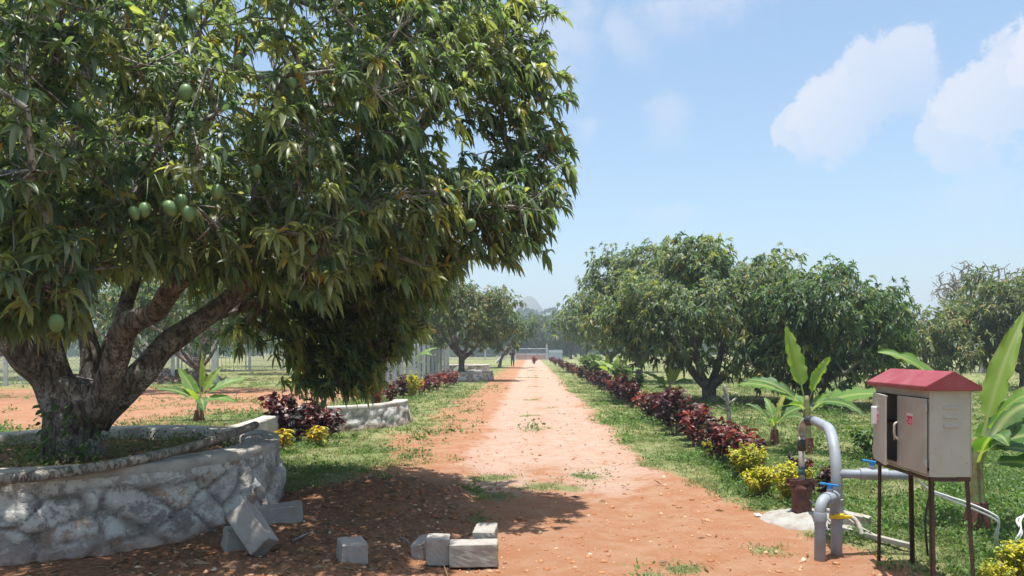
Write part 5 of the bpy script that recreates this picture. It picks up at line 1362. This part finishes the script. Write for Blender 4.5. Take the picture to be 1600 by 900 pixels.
# ------------------------------------------------------------------ person walking on the track
def person():
    d = 78.0; x = (801-CX)*d/F
    J = [(0, 0, .93), (0, 0, 1.12), (0, -.01, 1.35), (0, -.02, 1.46), (0, -.05, 1.56), (0, -.05, 1.66),   # pelvis spine chest neck head top
         (-.19, 0, 1.38), (-.25, -.04, 1.12), (-.16, -.22, 1.02), (.19, 0, 1.38), (.24, -.05, 1.12), (.14, -.24, 1.05),
         (-.09, 0, .90), (-.10, -.16, .50), (-.10, -.14, .08), (-.10, -.28, .04), (.09, 0, .90), (.10, .06, .48), (.10, .24, .10), (.10, .12, .03)]
    E = [(0, 1), (1, 2), (2, 3), (3, 4), (4, 5), (2, 6), (6, 7), (7, 8), (2, 9), (9, 10), (10, 11), (0, 12), (12, 13), (13, 14), (14, 15), (0, 16), (16, 17), (17, 18), (18, 19)]
    Rr = [.14, .13, .15, .06, .095, .08, .065, .045, .035, .065, .045, .035, .10, .065, .045, .035, .10, .065, .045, .035]
    t = thing('person', 'person in dark maroon top and blue trousers walking on the far track', 'person', (x, d, gh(x, d)))
    def skin(name, idx, grow_, mat):
        mp = {j: i for i, j in enumerate(idx)}; me = bpy.data.meshes.new(name)
        me.from_pydata([J[j] for j in idx], [(mp[a], mp[b]) for a, b in E if a in mp and b in mp], [])
        o = put(name, me, t); md = o.modifiers.new('Skin', 'SKIN'); 
        for i, j in enumerate(idx): me.skin_vertices[0].data[i].radius = (Rr[j]*grow_,)*2
        me.skin_vertices[0].data[0].use_root = True
        s = o.modifiers.new('Sub', 'SUBSURF'); s.levels = 1; s.render_levels = 2; me.materials.append(mat); return o
    skin('body', list(range(20)), 1.0, M['skin'])
    skin('shirt', [0, 1, 2, 6, 7, 9, 10], 1.14, M['cloth_dark'])
    skin('trousers', [0, 12, 13, 14, 16, 17, 18], 1.2, M['cloth_blue'])
    m = MB(); m.lathe((0, -.03, 1.60), [(.02, -.10), (.10, -.06), (.125, .02), (.10, .09), (.03, .12)], 14); m.build('hair', M['hair'], t, smooth_=True)
    for s_ in (-1, 1):
        m = MB(); m.box((s_*.03, -.137, 1.59), (.02, .01, .01)); m.build('eye', M['hair'], t)
    m = MB(); m.prism([(-.013, 1.54), (.013, 1.54), (0, 1.585)], 'y', -.165, -.13); m.build('nose', M['skin'], t)
person()

# brown leaf heap
def heap():
    V = []; n = 40; x0, y0 = -19.0, 38.5
    for j in range(n+1):
        for i in range(n+1):
            u = i/n*2-1; v = j/n*2-1; r = math.hypot(u, v); V.append((u*3.8, v*2.0, max(-.05, .62*(1-r*r))+.12*fbm(u*4, v*4, 1.2, 3, 6)*(r < 1)))
    Fq = np.array([(j*(n+1)+i, j*(n+1)+i+1, (j+1)*(n+1)+i+1, (j+1)*(n+1)+i) for j in range(n) for i in range(n)])
    o = put('leaf_heap', np_mesh('leaf_heap', V, Fq, simple('dead_leaf_litter', (.13, .085, .06), .95, .05, nscale=5, namp=.5, dark=(.28, .22, .17), bump=1.0, fine=14))); o.location = (x0, y0, 0)
    tagset(o, 'brown heap of dead leaves behind the banana plant on the red soil', 'leaf heap')
    k = 1800; u = ng.uniform(-.9, .9, k); v = ng.uniform(-.9, .9, k); z = (.62*(1-u*u-v*v)).clip(0)+.06
    base = np.column_stack([x0+u*3.8, y0+v*2, z]); c = np.array([[.14, .09, .06], [.26, .19, .13], [.08, .055, .04], [.36, .30, .24]])[ng.integers(0, 4, k)]
    V, Fq, C = leaves(ng, base, ng.normal(0, 1, (k, 3))*[1, 1, .4], .24, .09, .2, c, stations=(0, .5, 1), prof=(.3, 1, .1), across=2, roll=1)
    tagset(put('heap_leaves', np_mesh('heap_leaves', V, Fq, M['dry_leaf'], C)), 'loose dead leaves lying over the brown heap', 'fallen leaves', kind='stuff')
heap()
# dry twigs on the dug soil
for i, (a, b, lab) in enumerate([((455, 850), (500, 838), 'thin dry twig on the soil between the tilted block and the single block'), ((625, 845), (645, 862), 'short dry twig on the soil left of the block row')]):
    ax, ay = G(*a); bx_, by_ = G(*b); m = MB(); mid = ((ax+bx_)/2, (ay+by_)/2+.05)
    m.tube(smoothline([(ax, ay, gh(ax, ay)+.015), (*mid, gh(*mid)+.03), (bx_, by_, gh(bx_, by_)+.015)], 4), [.010, .009, .009, .008, .008, .007, .006, .005, .004], 6, jit=.4)
    tagset(m.build('dry_twig', M['twig'], smooth_=True), lab, 'twig')

# ------------------------------------------------------------------ haze
hz = MB(); hz.box((120, 500, 33), (1300, 1120, 68))
t = NT('haze_air'); pv = t.n('ShaderNodeVolumePrincipled'); pv.inputs['Color'].default_value = (.80, .88, 1.0, 1); pv.inputs['Density'].default_value = .0010; pv.inputs['Anisotropy'].default_value = .2
oo = t.n('ShaderNodeOutputMaterial'); t.l(pv.outputs[0], oo.inputs['Volume'])
tagset(hz.build('haze', t.m), 'thin pale blue haze in the air', 'haze', kind='stuff')

# ------------------------------------------------------------------ light, sky, camera
TO_SUN = Vector((-.03, -.05, 1.0)).normalized()
elev = math.asin(TO_SUN.z); az = math.atan2(TO_SUN.x, TO_SUN.y)      # clockwise from +Y
sl = bpy.data.lights.new('sun', 'SUN'); sl.energy = 4.3; sl.angle = R_(.6); sl.color = (1, .97, .925)
so = bpy.data.objects.new('sun', sl); COL.objects.link(so); so.rotation_euler = TO_SUN.to_track_quat('Z', 'Y').to_euler(); so.location = (0, 0, 30)

w = NT('World', world=True); SC.world = w.m
sky = w.n('ShaderNodeTexSky', sky_type='NISHITA'); sky.sun_disc = False; sky.sun_elevation = elev; sky.sun_rotation = az; sky.dust_density = 2.2; sky.air_density = 1.0; sky.ozone_density = .5
gen = w.n('ShaderNodeTexCoord').outputs['Generated']
def vdir(px, py): return Vector(((px-CX)/F, 1, (HY-py)/F)).normalized()
nz1 = w.noise(13.0, 8, .62, gen, out=0); nz2 = w.noise(48.0, 6, .65, gen, out=0)
wob = w.math('ADD', w.math('MULTIPLY', w.math('SUBTRACT', nz1, .5), 1.9), w.math('MULTIPLY', w.math('SUBTRACT', nz2, .5), 1.1))
acc = None
def dotv(vec, d):
    nd = w.n('ShaderNodeVectorMath', operation='DOT_PRODUCT'); w.l(vec, nd.inputs[0]); nd.inputs[1].default_value = d; return nd.outputs['Value']
def cloud(px, py, rx, ry, ang, strength, s0=.0, s1=.35):
    """soft elliptical patch of cloud round one sky direction; radii in radians"""
    global acc
    c = vdir(px, py); right = Vector((c.y, -c.x, 0)).normalized(); up = right.cross(c)
    a = math.radians(ang); u = right*math.cos(a)+up*math.sin(a); v = -right*math.sin(a)+up*math.cos(a)
    du = w.math('MULTIPLY', w.math('SUBTRACT', dotv(gen, u), c.dot(u)), 1/rx); dv = w.math('MULTIPLY', w.math('SUBTRACT', dotv(gen, v), c.dot(v)), 1/ry)
    dv = w.math('ADD', w.math('MAXIMUM', dv, 0.0), w.math('MULTIPLY', w.math('MINIMUM', dv, 0.0), .30))      # sharp top, long soft base
    r = w.math('SQRT', w.math('ADD', w.math('MULTIPLY', du, du), w.math('MULTIPLY', dv, dv)))
    m = w.ramp(w.math('ADD', w.math('SUBTRACT', 1.0, r), wob), s0, s1)
    low = w.ramp(dv, -1.15, .25)
    m = w.math('MULTIPLY', w.math('MULTIPLY', m, w.math('ADD', .22, w.math('MULTIPLY', low, .78))), strength)
    m = w.math('MULTIPLY', m, w.ramp(dotv(gen, c), .5, .8))
    acc = m if acc is None else w.math('MAXIMUM', acc, m)
cloud(1290, 150, .055, .028, 44, .85, .0, .24); cloud(1345, 95, .050, .030, 40, .75, .0, .30); cloud(1405, 75, .040, .026, 10, .75, .0, .30); cloud(1235, 195, .035, .018, 55, .7, 0, .2)
cloud(1585, 90, .05, .035, 35, .75, .0, .30); cloud(1530, 140, .055, .032, 45, .85, .0, .24); cloud(1475, 195, .05, .025, 50, .6, 0, .25); cloud(1660, 60, .06, .05, 30, 1.0, 0, .2)
cloud(870, 30, .07, .05, 0, .5, .0, .9); cloud(960, 45, .035, .025, 60, .45, .0, .9); cloud(1080, 5, .12, .02, 5, .5, .0, .9); cloud(1045, 165, .04, .022, 0, .38, .0, .9); cloud(1510, 300, .08, .03, 10, .25, 0, .9); cloud(915, 195, .03, .015, 0, .35, 0, .9); cloud(1040, 330, .06, .012, 0, .22, 0, .9)
cloud(-300, 200, .4, .1, 10, .5, 0, .9); cloud(2300, 60, .3, .12, 20, .7)
bgcol = w.mix(acc, w.mix(1.0, sky.outputs[0], (.92, 1.03, 1.02), 'MULTIPLY'), (3.9, 4.1, 4.6))
bg = w.n('ShaderNodeBackground'); w.l(bgcol, bg.inputs['Color']); bg.inputs['Strength'].default_value = .106
wo = w.n('ShaderNodeOutputWorld'); w.l(bg.outputs[0], wo.inputs['Surface'])

cam = bpy.data.cameras.new('camera'); co = bpy.data.objects.new('camera', cam); COL.objects.link(co)
co.location = (0, 0, EYE); co.rotation_euler = (math.pi/2, 0, 0); cam.sensor_width = 36; cam.lens = 36*F/1600
cam.shift_x = (800-CX)/1600; cam.shift_y = (HY-450)/1600; cam.clip_start = .05; cam.clip_end = 9000
SC.camera = co
SC.view_settings.view_transform = 'Standard'; SC.view_settings.look = 'None'; SC.view_settings.gamma = 1; SC.view_settings.exposure = 0.95
SC.cycles.max_bounces = 8; SC.cycles.diffuse_bounces = 2; SC.cycles.transmission_bounces = 4; SC.cycles.volume_bounces = 0; SC.cycles.use_denoising = True
